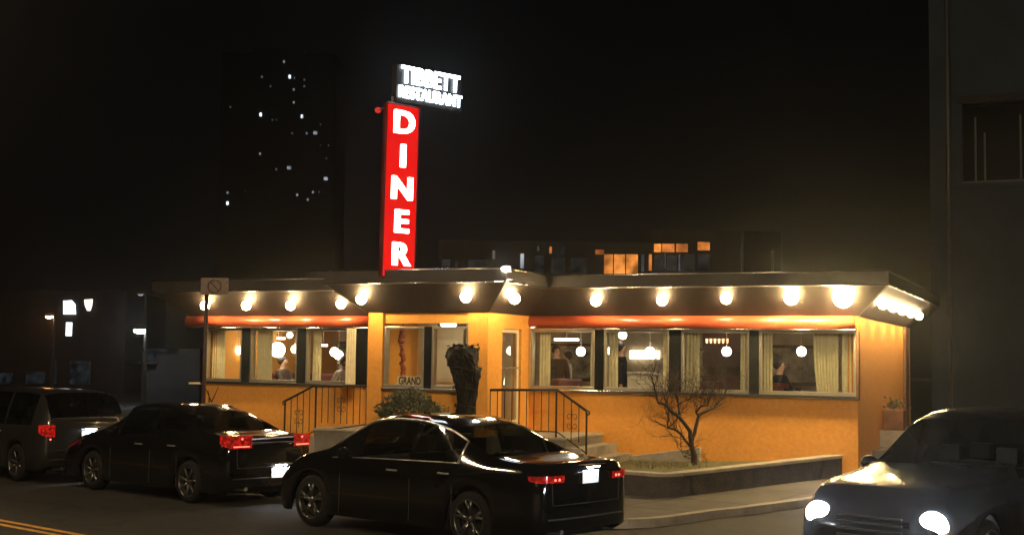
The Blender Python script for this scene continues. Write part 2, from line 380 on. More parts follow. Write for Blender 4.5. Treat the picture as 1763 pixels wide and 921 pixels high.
def wallpath(mb, path, wd, z0, z1f, inset=0.0):
    nrm = []
    for i in range(len(path)):
        d = (path[min(i + 1, len(path) - 1)] - path[max(i - 1, 0)]).normalized(); nrm.append(Vector((-d.y, d.x, 0)))
    for i in range(len(path) - 1):
        a, b = path[i], path[i + 1]; na, nb = nrm[i], nrm[i + 1]
        if na.dot(FR((3, 0, 0)) - a) < 0: na = -na
        if nb.dot(FR((3, 0, 0)) - b) < 0: nb = -nb
        ai, bi = a + na * inset, b + nb * inset
        mb.prism([(ai.x, ai.y), (bi.x, bi.y), ((bi + nb * wd).x, (bi + nb * wd).y), ((ai + na * wd).x, (ai + na * wd).y)],
                 [z0(a), z0(b), z0(b), z0(a)], [z1f(a), z1f(b), z1f(b), z1f(a)])
wallpath(m, path, 0.22, lambda p: gz(p) - 0.2, lambda p: zt_(p) - 0.06)
m.build('wall_face', M['retain'], rw)
m = MB(); wallpath(m, path, 0.26, lambda p: zt_(p) - 0.058, zt_, -0.02); m.build('coping', M['curb'], rw, bevel=0.01)
soil = MB()
Fs = [FR((s, 0.0, 0)) for s in (s_at(1450, 780)[0] - 0.25, 3.5, 1.2)]
poly = [A + h_ * 3.5 + hp * 0.2, A + (dAB + h_).normalized() * 0.25, B - dAB * 0.3] + Fs
soil.prism([(p.x, p.y) for p in poly], 0.05, [0.34, 0.34, 0.50, 0.50, 0.38, 0.34])
tag(soil.build('planting_bed', M['soil']), kind='structure')
# grass tufts in the bed
gr = MB()
base = on_z(1175, 800, 0.36)
for k in range(420):
    p = base + Vector((random.uniform(-0.9, 0.8), random.uniform(-0.9, 0.5), 0)); p.z = 0.35
    if (p - A).dot(nAB) > -0.25: continue
    a = random.uniform(0, 6.28); hgt = random.uniform(0.04, 0.11); d = Vector((cos(a), sin(a), 0))
    gr.add([p - d * 0.008, p + d * 0.008, p + Vector((d.y * 0.04, -d.x * 0.04, hgt))], [(0, 1, 2)], True)
mg = mat('dry_grass', (0.16, 0.15, 0.06), 0.8, var=0.4)
tag(gr.build('grass', mg), 'sparse dry grass round the bare tree in the planted corner', 'grass', kind='stuff')
# sloped kerb at the wall foot
s1, z1 = s_at(1064, 787, 0.12); s2, z2 = s_at(1205, 770, 0.12)
k = MB(FR); k.prism([(s1, 0.003), (s2, 0.003), (s2, 0.16), (s1, 0.16)], 0.1, [z1, z2, z2, z1])
tag(k.build('wall_kerb', M['curb'], bevel=0.01), 'pale concrete kerb rising along the foot of the orange wall behind the bare tree', 'kerb')

# ------------------------------------------------------------------ diner
diner = thing('diner_building', 'single storey orange stucco diner with brown flared canopy and a row of bare bulbs', 'building', FR((0, 0, 0)))
wm = MB(FR)
# low walls: left wing, right wing, side
wm.box(sL, sVL + 0.1, -0.22, 0, -0.3, SILL - 0.06)
wm.box(0, sC, -0.22, 0, -0.3, SILL - 0.06)
wm.box(sL, sVL + 0.1, -0.22, 0, WTOP + 0.02, SOF + 0.6)
wm.box(0, s_at(1475, 600)[0], -0.22, 0, WTOP + 0.02, SOF + 0.6)
wm.build('wall', M['stucco'], diner)
sW4 = s_at(1474, 620)[0]
ew = MB(FR)
dEnd = -6.3
ew.box(sW4 + 0.02, sC, -0.22, 0.001, SILL - 0.06, SOF)                 # corner post
ew.box(sC - 0.22, sC + 0.001, dEnd, -0.22, -0.3, SOF)
ew.box(sL, sL + 0.22, DEPTH, -0.22, -0.3, SOF)
ew.box(sL, sC, DEPTH - 0.2, DEPTH, -0.3, SOF)
ew.build('end_wall', M['stucco'], diner)
dk = MB(FR); dk.box(sC - 0.22, sC + 0.0, DEPTH, dEnd - 0.3, -0.3, SOF); dk.build('rear_wall', M['wood'], diner)
pl = MB(FR); pl.box(sC - 0.1, sC + 0.07, dEnd - 0.3, dEnd, -0.3, SOF); pl.build('pilaster', M['wood'], diner, bevel=0.01)
# vestibule walls
sp1 = s_at(658, 610, VD)[0]; sp2 = s_at(806, 610, VD)[0]
vw = MB(FR)
vw.box(sVL, sp1, VD - 0.3, VD, -0.3, SOF)
vw.box(sp2, 0, VD - 0.25, VD, -0.3, SOF)
vw.box(sp1, sp2, VD - 0.25, VD - 0.06, -0.3, SILL - 0.06)
vw.box(sp1, sp2, VD - 0.25, VD - 0.06, WTOP + 0.03, SOF)
dd1 = d_at(864, 640)[0]; dd2 = d_at(897, 640)[0]   # door jambs on the side face
print('door d', dd1, dd2)
vw.box(-0.18, 0, dd1, VD - 0.25, -0.3, SOF)
vw.box(-0.18, 0, 0.0, dd2, -0.3, SOF)
vw.box(-0.18, 0, dd2, dd1, 2.82, SOF)
vw.box(-0.18, 0, dd2, dd1, -0.3, FLOOR)
vw.box(sVL, sVL + 0.15, 0, VD - 0.3, -0.3, SOF)
vw.build('entrance_wall', M['stucco'], diner)
# interior shell
it = MB(FR); it.box(sL + 0.22, sC - 0.22, DEPTH, -0.22, 0.3, FLOOR); it.box(sVL + 0.15, -0.18, -0.22, VD - 0.3, 0.3, FLOOR)
it.build('interior_floor', M['intfloor'], diner)
ic = MB(FR); ic.box(sL + 0.22, sC - 0.22, DEPTH, -0.22, 3.02, 3.09); ic.box(sVL + 0.15, -0.18, -0.22, VD - 0.25, 3.02, 3.09)
ic.build('interior_ceiling', M['intceil'], diner)
ib = MB(FR); ib.box(sL + 0.22, sC - 0.22, -5.6, -5.4, FLOOR, 3.02)
ib.build('interior_wall', M['intwall'], diner)
# canopy from footprint offset
foot = [(sL, 0), (sVL, 0), (sVL, VD), (0, VD), (0, 0), (sC, 0), (sC, DEPTH), (sL, DEPTH)]
def offset(poly, o):
    n = len(poly); out = []
    for i in range(n):
        a, b, c = Vector(poly[i - 1]), Vector(poly[i]), Vector(poly[(i + 1) % n])
        d1 = (b - a).normalized(); d2 = (c - b).normalized()
        n1 = Vector((-d1.y, d1.x)); n2 = Vector((-d2.y, d2.x))
        k = (n1 + n2); k = k / (k.dot(n1)); out.append(tuple(b + k * o))
    return out
foot2 = [(x, y) for x, y in foot]
foot2[0] = (sL - 0.35, 0); foot2[7] = (sL - 0.35, DEPTH)
OV = 0.60
lo = offset(foot2, 0.03); hi = offset(foot2, OV)
can = thing_dummy = None
cm = MB(FR); nF = len(foot)
cm.add([(p[0], p[1], SOF) for p in lo] + [(p[0], p[1], 3.60) for p in hi], [(i, (i + 1) % nF, nF + (i + 1) % nF, nF + i) for i in range(nF)])
cm.add([(p[0], p[1], SOF) for p in lo], [tuple(range(nF))])
canopy = cm.build('canopy', M['soffit'], diner)
fm = MB(FR); hi2 = offset(foot2, OV + 0.03); hi3 = offset(foot2, OV - 0.2)
fm.add([(p[0], p[1], 3.60) for p in hi] + [(p[0], p[1], 3.61) for p in hi2] + [(p[0], p[1], 3.88) for p in hi2] + [(p[0], p[1], 3.88) for p in hi3] + [(p[0], p[1], 3.70) for p in hi3],
       [(k * nF + i, k * nF + (i + 1) % nF, (k + 1) * nF + (i + 1) % nF, (k + 1) * nF + i) for k in range(4) for i in range(nF)])
fm.build('fascia', M['fascia'], diner)
# fascia bead lines
bd = MB(FR)
for z, o in ((3.62, OV + 0.035), (3.86, OV + 0.035)):
    hp_ = offset(foot2, o)
    for i in range(nF):
        a, b = hp_[i], hp_[(i + 1) % nF]; bd.tube([(a[0], a[1], z), (b[0], b[1], z)], 0.014, 6)
bd.build('fascia_bead', M['steel'], diner, True)
# mitre strips on canopy corners
for i in (2, 3, 5):
    ms = MB(FR); ms.tube([(lo[i][0], lo[i][1], SOF + 0.0), (hi[i][0], hi[i][1], 3.60)], 0.012, 6)
    ms.build('canopy_seam', M['fascia'], diner)
rf = MB(FR); rf.prism(offset(foot2, OV - 0.2), 3.66, 3.72); rf.build('roof', M['darkbrick'], diner)
# red-orange band under the canopy, rounded profile
def band(s0, s1, d0):
    b = MB(FR); prof = [(0.0, 0.0), (0.07, 0.03), (0.11, 0.09), (0.11, 0.15), (0.08, 0.21), (0.03, 0.245)]
    vs = [(s, d0 + 0.003 + o, WTOP + z) for s in (s0, s1) for o, z in prof]; k = len(prof)
    b.add(vs, [(i, i + 1, k + i + 1, k + i) for i in range(k - 1)] + [tuple(range(k)), tuple(range(k, 2 * k))])
    return b
band(sL - 0.45, sVL + 0.0, 0).build('red_band', M['band'], diner, True)
band(0.0, sW4 - 0.02, 0).build('red_band', M['band'], diner, True)
stp = MB(FR); stp.box(sL - 0.45, sVL, 0.002, 0.10, WTOP - 0.03, WTOP - 0.004); stp.box(0.003, sW4, 0.002, 0.10, WTOP - 0.03, WTOP - 0.004)
stp.build('band_trim', M['steel'], diner, bevel=0.004)

# windows
def window(s0, s1, d, panel=None, bottom=SILL, top=WTOP - 0.03):
    """one window: frame, pane; the black panel beside it is its shutter post"""
    fr = MB(FR); t = 0.045
    fr.box(s0, s1, d - 0.12, d + 0.02, bottom - 0.02, bottom + t); fr.box(s0, s1, d - 0.12, d + 0.02, top - t, top)
    fr.box(s0, s0 + t, d - 0.12, d + 0.018, bottom + t, top - t); fr.box(s1 - t, s1, d - 0.12, d + 0.018, bottom + t, top - t)
    o = fr.build('window', M['frame'], diner, bevel=0.006)
    g = MB(FR); g.add([(s0 + t, d - 0.05, bottom + t), (s1 - t, d - 0.05, bottom + t), (s1 - t, d - 0.05, top - t), (s0 + t, d - 0.05, top - t)], [(0, 1, 2, 3)])
    g.build('pane', M['glass'], o)
    if panel:
        p = MB(FR); p.box(panel[0] + 0.002, panel[1] - 0.002, d - 0.2, d + 0.03, bottom - 0.02, top); p.build('mullion_panel', M['black_panel'], o, bevel=0.006)
    return o
sx = lambda px, d=0: s_at(px, 612, d)[0]
lw_ = [(354, 417, (417, 431)), (431, 512, (512, 527)), (527, 613, (613, 633))]
rw_ = [(914, 1024, (1024, 1040)), (1040, 1152, (1152, 1173)), (1173, 1290, (1290, 1307)), (1307, 1474, None)]
for a, b, p in lw_: window(sx(a), sx(b), 0.0, (sx(p[0]), sx(p[1])))
for a, b, p in rw_: window(sx(a) if a > 914 else 0.02, sx(b), 0.0, (sx(p[0]), sx(p[1])) if p else None)
vwin = [window(sp1 + 0.01, sx(728, VD), VD - 0.06, (sx(728, VD), sx(741, VD))), window(sx(741, VD), sp2 - 0.01, VD - 0.06)]
sl = MB(FR)
sl.box(sL, sVL, 0.0, 0.09, SILL - 0.075, SILL - 0.02); sl.box(0.003, sW4 + 0.03, 0.0, 0.09, SILL - 0.075, SILL - 0.02)
sl.box(sp1 + 0.003, sp2 - 0.003, VD - 0.058, VD + 0.04, SILL - 0.075, SILL - 0.02)
sl.build('window_sill', M['steel'], diner, bevel=0.008)
jb = MB(FR); jb.box(sW4 + 0.003, sW4 + 0.055, -0.1, 0.05, SILL - 0.09, WTOP - 0.03); jb.build('window_jamb', M['wood'], diner, bevel=0.005)
jb = MB(FR); jb.box(0.003, 0.06, 0.02, 0.09, SILL - 0.02, WTOP - 0.03); jb.build('window_jamb', M['steel'], diner, bevel=0.005)
# side door of the entrance
def door(s_face, da, db, name='door', m_=None):
    f = MB(FR); t = 0.075
    f.box(s_face - 0.06, s_face, da, da + t, FLOOR, 2.82); f.box(s_face - 0.06, s_face, db - t, db, FLOOR, 2.82)
    f.box(s_face - 0.06, s_face, da + t, db - t, 2.82 - t, 2.82); f.box(s_face - 0.06, s_face, da + t, db - t, FLOOR, FLOOR + 0.22)
    o = f.build(name, m_ or M['cream'], diner, bevel=0.008)
    g = MB(FR); g.add([(s_face - 0.03, da + t, FLOOR + 0.22), (s_face - 0.03, db - t, FLOOR + 0.22), (s_face - 0.03, db - t, 2.745), (s_face - 0.03, da + t, 2.745)], [(0, 1, 2, 3)])
    g.build('pane', M['glass'], o)
    hb = MB(FR); hb.tube([(s_face, db - t - 0.02, 1.75), (s_face + 0.06, db - t - 0.02, 1.75), (s_face + 0.06, db - t - 0.02, 2.07), (s_face, db - t - 0.02, 2.07)], 0.014)
    hb.tube([(s_face + 0.055, da + 0.05, 2.07), (s_face + 0.055, db - 0.06, 2.07)], 0.016)
    hb.build('handle', M['steel'], o)
    return o
door(-0.05, dd2, dd1)
# inner cream door seen through the entrance window
idr = MB(FR); dI = 0.35
a0 = s_at(745, 600, dI)[0]; a1 = s_at(797, 600, dI)[0]
idr.box(a0, a1, dI - 0.06, dI, FLOOR, 2.88)
ido = idr.build('inner_door', M['cream'], diner)
ipn = MB(FR); ipn.box(a0 + 0.1, a1 - 0.12, dI, dI + 0.02, 1.75, 2.62); ipn.build('door_panel', M['paper'], ido, bevel=0.01)
# entrance back wall pieces
eb = MB(FR); eb.box(sVL + 0.15, a0 - 0.02, 0.1, 0.25, FLOOR, 3.02); eb.build('lobby_wall', M['cream'], diner)
eb = MB(FR); eb.box(a1 + 0.02, -0.2, 0.1, 0.25, FLOOR, 3.02); eb.build('lobby_wall', M['cream'], diner)
lbx = FR(((sVL) / 2, 1.1, 2.9)); lbt = thing('lobby_fill_lamp', 'round ceiling lamp added to light the entrance lobby', 'lamp', lbx)  # lamp added to brighten the lobby behind the entrance windows
m = MB(); m.sphere(lbx, 0.16, 16, 8, (1, 1, 0.4)); m.build('diffuser', M['globe'], lbt, True)
m = MB(); m.tube([(lbx.x, lbx.y, 2.93), (lbx.x, lbx.y, 3.02)], 0.17, 16); m.build('base', M['cream'], lbt)

# bulbs
def bulb(s, d, z, side=None, m_='bulb', r=0.10):
    o = MB(FR); o.sphere((s, d, z), r, 14, 9)
    b = o.build('bulb', M[m_], canopy, True)
    return b
def socket(pts):
    for (s, d, z, ds, dd) in pts:
        k = MB(FR); k.tube([(s - ds * 0.10, d - dd * 0.10, z + 0.10), (s, d, z)], [0.05, 0.04], 8)
        k.build('bulb_socket', M['fascia'], canopy, True)
bl = []
for px, py, mm in [(353, 526, 'bulb'), (424, 526, 'bulb'), (500, 526, 'bulb'), (587, 523, 'bulb'), (1026, 518, 'bulb'), (1140, 517, 'bulb'), (1250, 514, 'bulb'), (1362, 512, 'bulb_hot'), (1452, 512, 'bulb_hot')]:
    s, z = s_at(px, py, 0.44); bulb(s, 0.44, z, m_=mm, r=0.10 if mm == 'bulb' else (0.13 if px < 1400 else 0.18)); bl.append((s, 0.44, z, 0, 1))  # rightmost globes enlarged, their flare put into the shape
for px, py in [(622, 515), (802, 511)]:
    s, z = s_at(px, py, VD + 0.44); bulb(s, VD + 0.44, z); bl.append((s, VD + 0.44, z, 0, 1))
d, z = d_at(886, 514, 0.44); bulb(0.44, d, z); bl.append((0.44, d, z, 1, 0))
print('side bulb', d, z)
for px, py in [(1507, 516), (1526, 523), (1547, 531), (1567, 536), (1583, 542)]:
    d, z = d_at(px, py, sC + 0.44); print('endbulb', px, d, z)
for k_ in range(5):
    d = -0.45 - 1.4 * k_; bulb(sC + 0.38, d, 3.33, m_='bulb_small', r=0.085); bl.append((sC + 0.38, d, 3.33, 1, 0))
s, z = s_at(297, 528, -0.4); bulb(sL - 0.35 - 0.44, -0.5, 3.36); bl.append((sL - 0.79, -0.5, 3.36, -1, 0))
socket(bl)

# flood light on the canopy corner
pf = FR((0.62, VD + 0.60, 3.80))
fl = thing('floodlight', 'small lit white floodlight on the roof corner over the entrance', 'floodlight', pf)
m = MB(); m.box(pf.x - 0.10, pf.x + 0.10, pf.y + 0.0, pf.y + 0.12, 3.78, 3.92); m.build('housing', M['steel'], fl, bevel=0.02)
m = MB(); m.sphere((pf.x, pf.y - 0.04, 3.845), 0.06, 12, 8, (1.2, 0.6, 0.8)); m.build('lamp', M['flood'], fl, True)
m = MB(); m.tube([(pf.x, pf.y + 0.06, 3.78), (pf.x, pf.y + 0.06, 3.66), (pf.x + 0.5, pf.y + 0.05, 3.63)], 0.015); m.build('bracket', M['steel'], fl)

# raised roof box left of the sign
rb = MB(FR); sa = s_at(518, 480, 0.3)[0]; sb = s_at(660, 480, 0.3)[0]; rb.box(sa, sb, -1.2, 0.1, 3.72, 4.06); rb.build('roof_box', M['fascia'], diner, bevel=0.02)

# ------------------------------------------------------------------ platforms, steps, railings
def steps(name, label, sP0, sP1, dirn, widths, zz):
    t = thing(name, label, 'steps', FR((sP0, 1, 0)))
    m = MB(FR); m.box(min(sP0, sP1), max(sP0, sP1), 0.003, VD - 0.02, 0.0, FLOOR - 0.05); m.build('platform', M['concrete'], t)
    m = MB(FR); m.box(min(sP0, sP1) - (0.03 if dirn < 0 else 0), max(sP0, sP1) + (0.03 if dirn > 0 else 0), 0.003, VD + 0.01, FLOOR - 0.048, FLOOR); m.build('platform_slab', M['curb'], t, bevel=0.01)
    s = sP1
    for z in zz:
        e = s + dirn * 0.30
        m = MB(FR); m.box(min(s, e), max(s, e), 0.003, VD - 0.02, 0.0, z); m.build('step', M['curb'], t, bevel=0.012); s = e
    return t
sR1 = s_at(1037, 745, 0.0)[0]; sLft = s_at(541, 735, VD)[0]
steps('entrance_steps', 'concrete entrance platform and steps leading up to the door on the right of the entrance', 0.003, sR1, 1, 0, [0.66, 0.48, 0.30])
steps('entrance_steps', 'concrete entrance platform and steps on the left of the entrance behind the parked car', sVL - 0.003, sLft, -1, 0, [0.66, 0.48, 0.30, 0.14])
def railing(label, pts_top, zbase_f, nb, scroll_at):
    """pts_top: (s, ztop) list along plane d"""
    dR = VD - 0.06
    t = thing('handrail', label, 'railing', FR((pts_top[0][0], dR, 0)))
    m = MB(FR); m.tube([(s, dR, z) for s, z in pts_top], 0.024, 8)
    e = pts_top[-1]; sg = 1 if pts_top[-1][0] > pts_top[0][0] else -1
    c = [(e[0] + sg * (0.02 + 0.035 * sin(a)), dR, e[1] - 0.035 + 0.035 * cos(a)) for a in [i * pi / 4 for i in range(0, 7)]]
    m.tube(c, 0.016, 6); m.build('top_rail', M['iron'], t, True)
    m = MB(FR); m.tube([(s, dR, zbase_f(s) + 0.10) for s, z in pts_top], 0.014, 6); m.build('bottom_rail', M['iron'], t, True)
    s0, s1 = pts_top[0][0], pts_top[-1][0]
    def ztop(s):
        for (a, za), (b, zb) in zip(pts_top[:-1], pts_top[1:]):
            if min(a, b) <= s <= max(a, b): return za + (zb - za) * (s - a) / (b - a)
        return pts_top[-1][1]
    for i in range(nb + 1):
        s = s0 + (s1 - s0) * i / nb; post = i == nb or abs(s - pts_top[1][0]) < abs(s1 - s0) / nb / 2
        m = MB(FR); r = 0.02 if post else 0.0095
        m.tube([(s, dR, zbase_f(s) + (0 if post else 0.1)), (s, dR, ztop(s))], r, 6); m.build('post' if post else 'baluster', M['iron'], t)
    for sc in scroll_at:
        m = MB(FR); zm = (zbase_f(sc) + ztop(sc)) / 2 + 0.05
        for sgx in (-1, 1):
            for k2 in (-1, 1):
                pts = []
                for i in range(15):
                    a = i / 14 * 2.0 * pi; rr = 0.055 * (1 - i / 20)
                    pts.append((sc + sgx * (0.055 - rr * cos(a)), dR, zm + k2 * (0.075 + rr * sin(a) * 1.3)))
                m.tube(pts, 0.006, 5)
        m.tube([(sc, dR, zm - 0.2), (sc, dR, zm + 0.2)], 0.006, 5); m.build('scroll', M['iron'], t)
    return t
dR = VD - 0.06
def zR(s): return FLOOR if s < sR1 else max(FLOOR - 0.18 * math.ceil((s - sR1) / 0.30), 0.30)
def zL(s): return FLOOR if s > sLft else max(FLOOR - 0.18 * math.ceil((sLft - s) / 0.30), 0.14)
r1 = [s_at(844, 671, dR), s_at(960, 671, dR), s_at(1010, 707, dR)]
print('rail right', r1, 'sR1', sR1)
railing('wrought iron handrail with scroll beside the right entrance door', [(0.04, r1[0][1]), r1[1], r1[2]], zR, 13, [(r1[1][0] + r1[2][0]) / 2])
l1 = [s_at(629, 664, dR), s_at(540, 664, dR), s_at(491, 690, dR)]
print('rail left', l1, 'sLft', sLft)
railing('wrought iron handrail on the left entrance platform in front of the orange wall', [(sVL - 0.04, l1[0][1]), l1[1], l1[2]], zL, 13, [(l1[0][0] * 0.55 + l1[1][0] * 0.45), (l1[1][0] + l1[2][0]) / 2])
# small side steps at the right end of the building
p1 = on_z(1488, 782, 0.35); p2 = on_z(1548, 745, 0.85)
es = thing('side_steps', 'low concrete steps against the right end wall of the diner', 'steps', FR((sC, -0.8, 0)))
m = MB(FR); m.box(sC + 0.002, sC + 1.2, -4.4, -1.6, 0.0, 0.62); m.build('landing', M['concrete'], es, bevel=0.015)
m = MB(FR); m.box(sC + 0.002, sC + 1.15, -4.35, -2.6, 0.62, 0.95); m.build('step', M['curb'], es, bevel=0.015)
pb = thing('planter_box', 'weathered brown planter box standing on the side steps of the diner', 'planter', FR((sC + 0.4, -2.4, 0.95)))
m = MB(FR); m.box(sC + 0.05, sC + 0.45, -3.1, -2.7, 0.95, 1.35); m.build('box', M['planter'], pb, bevel=0.02)
m = MB(FR)
for k_ in range(90):
    c = FR((sC + 0.25 + random.gauss(0, 0.1), -2.9 + random.gauss(0, 0.1), 1.38 + abs(random.gauss(0, 0.09)))); a = Vector([random.gauss(0, 1) for _ in range(3)]).normalized() * 0.05; b = Vector([random.gauss(0, 1) for _ in range(3)]).normalized() * 0.025
    m.add([c - a, c + b, c + a, c - b], [(0, 1, 2, 3)], True)
m.build('leaves', M['leaf'], pb)

# ------------------------------------------------------------------ sign
Y0 = 24.6
VA = radians(49)
vdir = Vector((cos(VA) * 1.0, sin(VA), 0)).normalized(); vdir = Vector((sin(VA), cos(VA), 0)); vn = Vector((vdir.y, -vdir.x, 0))
bot = on_y(682, 474, Y0); top = on_y(691, 182, Y0)
hgt = top.z - bot.z; tilt = (top.x - bot.x) / hgt
sg = thing('diner_sign', 'tall red neon DINER sign with white TIBBETT RESTAURANT panel on the diner roof', 'sign', (bot.x, bot.y, 3.72))
def SG(p):  # x along sign face, y out of face, z height above the roof
    q = bot + vdir * p[0] + vn * p[1]; return Vector((q.x + tilt * p[2], q.y, bot.z + p[2]))
hw = 0.38; th = 0.06
pxm = 2240 / Y0
m = MB(SG); m.box(-hw, hw, -th, th, -0.05, hgt); m.build('box', M['signred_side'], sg, bevel=0.01)
m = MB(SG); m.box(-hw + 0.02, hw - 0.02, th + 0.002, th + 0.012, -0.03, hgt - 0.02); m.build('red_face', M['signred'], sg)
m = MB(SG)
for a, b in (((-hw, -0.05), (-hw, hgt)), ((hw, -0.05), (hw, hgt)), ((-hw, hgt), (hw, hgt)), ((-hw, -0.05), (hw, -0.05))):
    m.tube([(a[0], th + 0.005, a[1]), (b[0], th + 0.005, b[1])], 0.02, 6)
m.build('edge_trim', M['signred_side'], sg)
vup = Vector((tilt, 0, 1)).normalized()
for ch, py in (('D', 213), ('I', 271), ('N', 327), ('E', 384), ('R', 440)):
    z = (474 - py) / (474 - 180) * hgt
    text_obj(ch, 0.60, 0.03, M['signwhite'], basis(SG((0.0, th + 0.05, z)), vdir, vup), sg, 'letter', bold=0.014, sx=1.16)
# thin inner neon outline colour is the letter itself; posts
m = MB(SG); m.tube([(-hw * 0.5, 0, 3.70 - bot.z), (-hw * 0.5, 0, 0)], 0.05); m.tube([(hw * 0.5, 0, 3.70 - bot.z), (hw * 0.5, 0, 0)], 0.05); m.build('leg', M['pole'], sg)
# top panel
a = on_y(680, 150, Y0); 
pz0 = hgt + 0.04; pz1 = hgt + 0.76
xc = 0.60
m = MB(SG); m.box(xc - 0.80, xc + 0.80, -0.06, 0.1, pz0, pz1); m.build('panel', M['signbox'], sg, bevel=0.01)
m = MB(SG); m.tube([(-0.2, 0, hgt), (-0.2, 0, pz0 + 0.1)], 0.04); m.tube([(0.2, 0, hgt), (0.2, 0, pz0 + 0.1)], 0.04); m.build('panel_post', M['pole'], sg)
text_obj('TIBBETT', 0.46, 0.015, M['signcold'], basis(SG((xc, 0.13, pz1 - 0.20)), vdir, vup), sg, 'lettering', bold=0.010, spacing=1.05, sx=0.80)
text_obj('RESTAURANT', 0.31, 0.015, M['signcold'], basis(SG((xc, 0.13, pz0 + 0.19)), vdir, vup), sg, 'lettering', bold=0.007, spacing=1.03, sx=0.78)
rl = on_y(651, 190, Y0)
m = MB(); m.sphere((rl.x, rl.y, rl.z), 0.06, 12, 8); m.build('red_beacon', emat('red_beacon_glow', (1, 0.05, 0.03), 0.6), sg, True)
m = MB(); m.tube([(rl.x, rl.y, rl.z), (SG((-hw, 0, hgt - 0.1)))], 0.012, 6); m.build('beacon_arm', M['pole'], sg)

# ------------------------------------------------------------------ vegetation
def bare_tree():
    yb = 23.3; b0 = on_z(1193, 801, 0.36); yb = b0.y
    t = thing('bare_tree', 'small bare crooked tree in the planted corner before the orange wall', 'tree', (b0.x, b0.y, 0.34))
    def pt(px, py, dy=0): p = on_y(px, py, yb + dy); return p
    tr = MB(); br = MB(); tips = []
    limbs = [
        (tr, [(1197, 805, 0), (1195, 785, 0.0), (1191, 768, 0.02), (1189, 756, 0.03)], [0.085, 0.07, 0.058, 0.055]),
        (tr, [(1190, 762, 0.03), (1188, 742, -0.02), (1178, 728, -0.06), (1168, 716, -0.1), (1153, 705, -0.15), (1146, 697, -0.18), (1134, 694, -0.2), (1131, 680, -0.22), (1126, 664, -0.24), (1122, 648, -0.25)], [0.052, 0.048, 0.045, 0.042, 0.038, 0.034, 0.028, 0.024, 0.018, 0.012]),
        (tr, [(1190, 762, 0.02), (1196, 745, 0.08), (1200, 728, 0.12), (1204, 714, 0.16), (1216, 708, 0.2), (1228, 703, 0.25), (1238, 692, 0.28), (1247, 680, 0.3)], [0.05, 0.045, 0.042, 0.04, 0.034, 0.028, 0.02, 0.012]),
        (tr, [(1189, 768, 0.02), (1180, 758, 0.1), (1170, 745, 0.16), (1158, 738, 0.2), (1150, 736, 0.22), (1150, 724, 0.2), (1152, 708, 0.18)], [0.04, 0.032, 0.028, 0.026, 0.024, 0.018, 0.012]),
        (tr, [(1204, 716, 0.16), (1198, 710, 0.1), (1206, 700, 0.06), (1218, 698, 0.05), (1222, 684, 0.02), (1232, 668, 0.0)], [0.034, 0.026, 0.022, 0.018, 0.014, 0.009]),
        (tr, [(1172, 722, -0.06), (1168, 700, 0.02), (1166, 684, 0.08), (1160, 668, 0.12)], [0.028, 0.022, 0.016, 0.01]),
        (tr, [(1148, 698, -0.18), (1144, 684, -0.1), (1150, 672, -0.05)], [0.022, 0.016, 0.01]),
        (tr, [(1166, 698, 0.02), (1180, 690, 0.1), (1198, 682, 0.16), (1216, 688, 0.2)], [0.014, 0.012, 0.01, 0.007]),
        (tr, [(1150, 736, 0.2), (1160, 728, 0.1), (1166, 720, 0.02)], [0.016, 0.014, 0.012]),
        (tr, [(1172, 748, 0.12), (1172, 768, 0.14), (1178, 786, 0.14)], [0.01, 0.008, 0.006]),
    ]
    for mb, pts, rs in limbs:
        P = [pt(a, b, c) for a, b, c in pts]
        # smooth by midpoint insertion with a little wobble
        Q2, R2 = [P[0]], [rs[0]]
        for i in range(len(P) - 1):
            mid = (P[i] + P[i + 1]) / 2 + Vector([random.gauss(0, 0.008) for _ in range(3)])
            Q2 += [mid, P[i + 1]]; R2 += [(rs[i] + rs[i + 1]) / 2, rs[i + 1]]
        mb.tube(Q2, [r * 0.75 for r in R2], 8)
        for i in range(2, len(Q2)): 
            if R2[i] < 0.035: tips.append((Q2[i], (Q2[i] - Q2[i - 1]).normalized(), R2[i]))
    def twig(p, d, L, r, lev):
        pts = [p]; q = p.copy(); dd = d.copy()
        for i in range(4):
            dd = (dd + Vector([random.gauss(0, 0.22) for _ in range(3)]) + Vector((0, 0, 0.12))).normalized(); q = q + dd * L / 4; pts.append(q.copy())
            if lev and random.random() < 0.75: twig(q.copy(), (dd + Vector([random.gauss(0, 0.7) for _ in range(3)])).normalized(), L * 0.55, r * 0.6, lev - 1)
        br.tube(pts, [r * (1 - 0.2 * i) for i in range(5)], 4)
    for p, d, r in tips:
        for _ in range(2 if r > 0.014 else 3):
            dd = (d * 0.5 + Vector((random.gauss(0, 0.5), random.gauss(0, 0.5), random.uniform(0.2, 1.0)))).normalized()
            twig(p, dd, random.uniform(0.25, 0.6), 0.0065, 2)
    tr.build('trunk', M['bark'], t, True); br.build('branches', M['bark'], t)
bare_tree()
